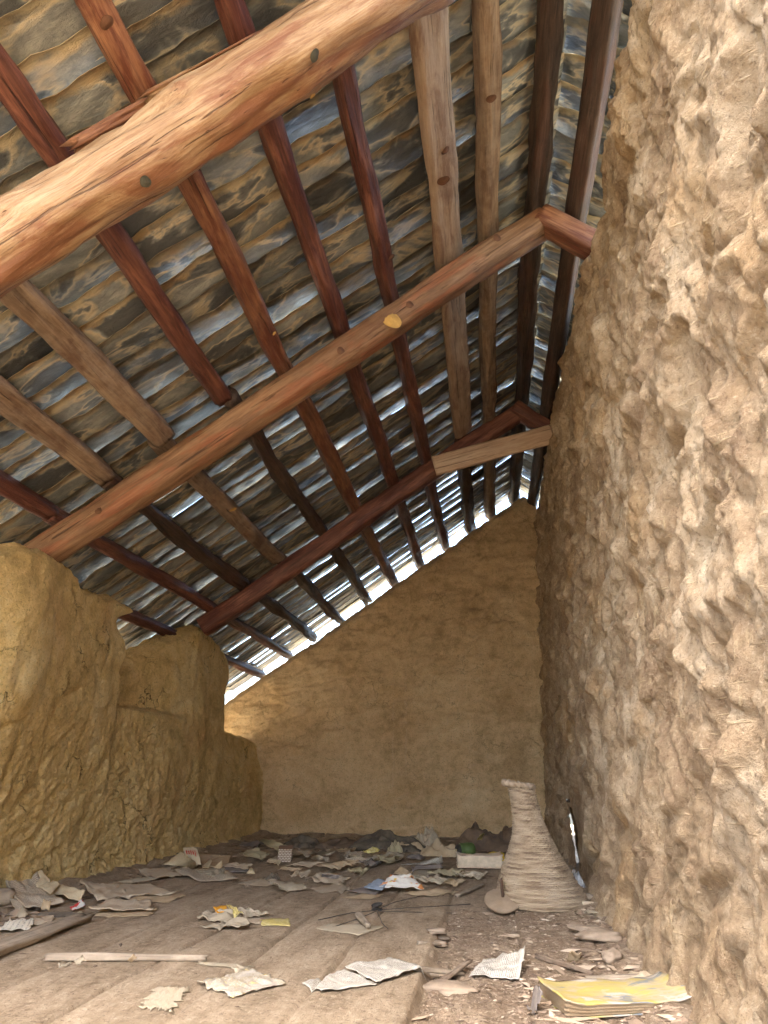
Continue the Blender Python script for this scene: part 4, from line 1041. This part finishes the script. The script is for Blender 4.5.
# back litter
def ball():
    c = fat(468, 857); root = empty('green_jar', c); tag(root, 'green rounded plastic jar lying among the rubbish by the back wall', 'jar')
    prof = [(0, -.055), (.04, -.052), (.052, -.04), (.054, -.01), (.052, .02), (.050, .022), (.050, .06), (.048, .068), (.03, .072), (0, .072)]
    na = 32; V = []; f = []
    for r, z in prof:
        for j in range(na): a = 2 * math.pi * j / na; V.append((z, r * math.cos(a), .054 + r * math.sin(a)))
    for i in range(len(prof) - 1):
        for j in range(na): f.append([i * na + j, i * na + (j + 1) % na, (i + 1) * na + (j + 1) % na, (i + 1) * na + j])
    o = mesh_obj('jar_body', V, f, M['green'], root); o.rotation_euler.z = math.radians(205)
    k = mesh_obj('jar_neck', [(v[0] * .5 - .075, v[1] * .75, (v[2] - .054) * .75 + .054) for v in V], f, M['wire'], root); k.rotation_euler.z = math.radians(25)
ball()
rock('yellow_cap', 'bright yellow plastic tub behind the thick cream book', 'tub', fat(496, 861), (.13, .07, .07), M['bright'], 31, crease=.12)  # a yellow plastic cap, modelled as a squarish lump
sheet('dry_leaf', 'yellow heart-shaped leaf on the brown cloth by the back wall', 'leaf', [(477, 840, .14), (480, 836, .19), (485, 833, .20), (481, 841, .14)], M['yell'], .006, 91, .15, nu=9, nv=8, lift=0)
def pt(px, py, dy=0.0): c = fat(px, py); c[1] = min(c[1] + dy, 7.75); return c
crumple('brown_cloth', 'large heap of dark brown cloth against the back wall beside the basket', 'cloth', pt(483, 852, .2), (.50, .4, .27), M['brown'], 92)
crumple('brown_cloth', 'smaller brown cloth heap half hidden behind the basket', 'cloth', pt(520, 852, .3), (.34, .4, .42), M['brown'], 93, folds=.6)
crumple('crumpled_paper', 'crumpled tan paper left of the green jar', 'paper', pt(440, 856, .05), (.30, .25, .17), M['tanp'], 94)
crumple('crumpled_paper', 'standing grey-tan crumpled paper, tallest left of the brown cloth', 'paper', pt(425, 851, .3), (.22, .2, .26), M['greyp'], 95)
crumple('crumpled_paper', 'tan leaf-like crumpled paper at the left end of the back heap', 'paper', pt(408, 851, .1), (.24, .22, .12), M['tanp'], 96)
crumple('dark_cloth', 'long low heap of dark cloth along the back wall, left of centre', 'cloth', pt(382, 852, .25), (.62, .35, .17), M['darkc'], 97)
crumple('dark_cloth', 'small dark heap near the left corner of the back wall', 'cloth', pt(296, 849, .2), (.30, .25, .13), M['darkc'], 98)
crumple('dark_cloth', 'dark flat heap between the corner heap and the long low heap', 'cloth', pt(336, 850, .2), (.45, .3, .10), M['brown'], 99)
sheet('paper_scrap', 'orange-yellow scrap on the long low dark heap', 'paper scrap', [(363, 855, .02), (372, 850, .05), (380, 853, .04), (374, 857, .01)], M['yell'], .01, 100, .15, nu=9, nv=7, lift=.02)
crumple('crumpled_paper', 'olive rounded crumple just right of the long dark heap', 'paper', pt(394, 853, .1), (.12, .12, .11), M['oliv'], 101)
rng = random.Random(19)
bk = [(300, 856), (318, 861), (333, 868), (352, 858), (347, 866), (372, 866), (384, 862), (360, 873), (290, 872), (307, 867), (324, 856), (341, 853), (425, 880), (448, 876), (470, 878), (380, 858),
      (252, 846), (236, 868), (212, 876), (300, 877), (362, 862), (455, 884), (432, 884), (330, 880), (393, 859), (415, 859)]
for i, (px, py) in enumerate(bk):
    w_ = rng.uniform(10, 19); h_ = rng.uniform(2.2, 4.0); s_ = rng.uniform(-5, 5)
    sheet('litter_paper', 'dusty torn paper or card lying in the litter in front of the back wall', 'paper',
          [(px - w_ + s_, py, 0), (px - w_ * .4, py - h_, rng.uniform(0, .04)), (px + w_, py - h_ * .6, rng.uniform(0, .03)), (px + w_ * .5 + s_, py + h_, 0)],
          M[rng.choice(['greyp', 'tanp', 'oliv', 'bare', 'news', 'greyp', 'tanp', 'dkp'])], rng.uniform(.008, .02), 200 + i, .16, group='dusty papers before the back wall', lift=rng.uniform(.004, .015))

# uncountable crumbs: earth, chips and twigs
def rubble():
    rng = np.random.default_rng(4); mb = MB()
    def chip(x, y, s, tone, el=1.0):
        b = rng.normal(0, 1, (6, 3)); b[:, 0] *= el
        base = np.array([(1, 0, 0), (-1, 0, 0), (0, 1, 0), (0, -1, 0), (0, 0, .6), (0, 0, -.6)]) * [el, 1, 1] + b * .22
        a = rng.uniform(0, 6.28); R = np.array([[math.cos(a), -math.sin(a), 0], [math.sin(a), math.cos(a), 0], [0, 0, 1]])
        v = (base * s * [1, 1, .5]) @ R.T + [x, y, 0]
        v[:, 2] += zz + s * .15
        mb.add(v, [[0, 2, 4], [2, 1, 4], [1, 3, 4], [3, 0, 4], [2, 0, 5], [1, 2, 5], [3, 1, 5], [0, 3, 5]], tone=np.full(6, tone))
    zones = [(1500, -.22, .08, 2.1, 4.2, .0035), (1900, .06, .46, 2.2, 5.5, .0045), (500, -2.2, .5, 6.6, 7.95, .012), (350, -2.28, -2.0, 3.0, 8.0, .010), (420, -2.2, .1, 2.2, 7.0, .0035), (250, .34, .46, 2.2, 6.5, .012)]
    for n, x0, x1, y0, y1, s in zones:
        xs = rng.uniform(x0, x1, n); ys = y0 + (y1 - y0) * rng.uniform(0, 1, n) ** 1.4
        zs = floor_h(xs, ys)
        for x, y, z_ in zip(xs, ys, zs):
            zz = float(z_); chip(x, y, s * math.exp(rng.normal(0, .55)), rng.random(), rng.choice([1, 1, 1.6, 4.5]) if s < .01 else rng.choice([1, 1.6, 2.5]))
    m, nt, b = new_mat('crumbs'); n = N(nt)
    t = n('Attribute', attribute_name='tone').outputs['Fac']
    nt.links.new(n.ramp(t, [(0, (.13, .09, .06)), (.45, (.30, .22, .15)), (.8, (.42, .33, .23)), (1, (.60, .50, .38))]), b.inputs['Base Color'])
    b.inputs['Roughness'].default_value = .95
    o = mb.build('rubble', m, smooth=False); tag(o, 'crumbs of earth, straw and wood chips strewn over the boards and dirt', 'rubble', kind='stuff')
rubble()


# ------------------------------------------------------------------ light
w = bpy.data.worlds.new('World'); C.world = w; w.use_nodes = True
nt = w.node_tree; nt.nodes.clear()
out = nt.nodes.new('ShaderNodeOutputWorld'); bg = nt.nodes.new('ShaderNodeBackground')
sky = nt.nodes.new('ShaderNodeTexSky'); sky.sky_type = 'NISHITA'; sky.sun_disc = False
sky.sun_elevation = math.radians(58); sky.sun_rotation = math.radians(200); sky.air_density = 1.0; sky.dust_density = 3.0
nt.links.new(sky.outputs[0], bg.inputs[0]); nt.links.new(bg.outputs[0], out.inputs[0])
bg.inputs[1].default_value = 1.05
sl = bpy.data.lights.new('sun', 'SUN'); sl.energy = 24.0; sl.angle = math.radians(.6); sl.color = (1.0, .95, .86)
so = bpy.data.objects.new('sun', sl); COL.objects.link(so)
el, az = math.radians(36), math.radians(277)      # azimuth of the sun seen from the room, from +Y clockwise
dirv = Vector((math.sin(az) * math.cos(el), math.cos(az) * math.cos(el), math.sin(el)))
so.rotation_euler = (-dirv).to_track_quat('-Z', 'Y').to_euler()

# ------------------------------------------------------------------ camera
cd = bpy.data.cameras.new('camera'); cam = bpy.data.objects.new('camera', cd); COL.objects.link(cam)
cd.sensor_fit = 'VERTICAL'; cd.sensor_height = 24.0; cd.lens = 24.0 * F / 1024.0; cd.clip_start = .02
right = RW[:, 0]; down = RW[:, 1]; fwd = RW[:, 2]
cam.matrix_world = Matrix(((right[0], -down[0], -fwd[0], CAM[0]), (right[1], -down[1], -fwd[1], CAM[1]), (right[2], -down[2], -fwd[2], CAM[2]), (0, 0, 0, 1)))
C.camera = cam
C.view_settings.view_transform = 'Standard'; C.view_settings.look = 'None'; C.view_settings.gamma = 1.0
C.view_settings.use_curve_mapping = False; C.view_settings.exposure = 0.56
C.cycles.max_bounces = 10; C.cycles.diffuse_bounces = 7; C.cycles.sample_clamp_indirect = 8.0
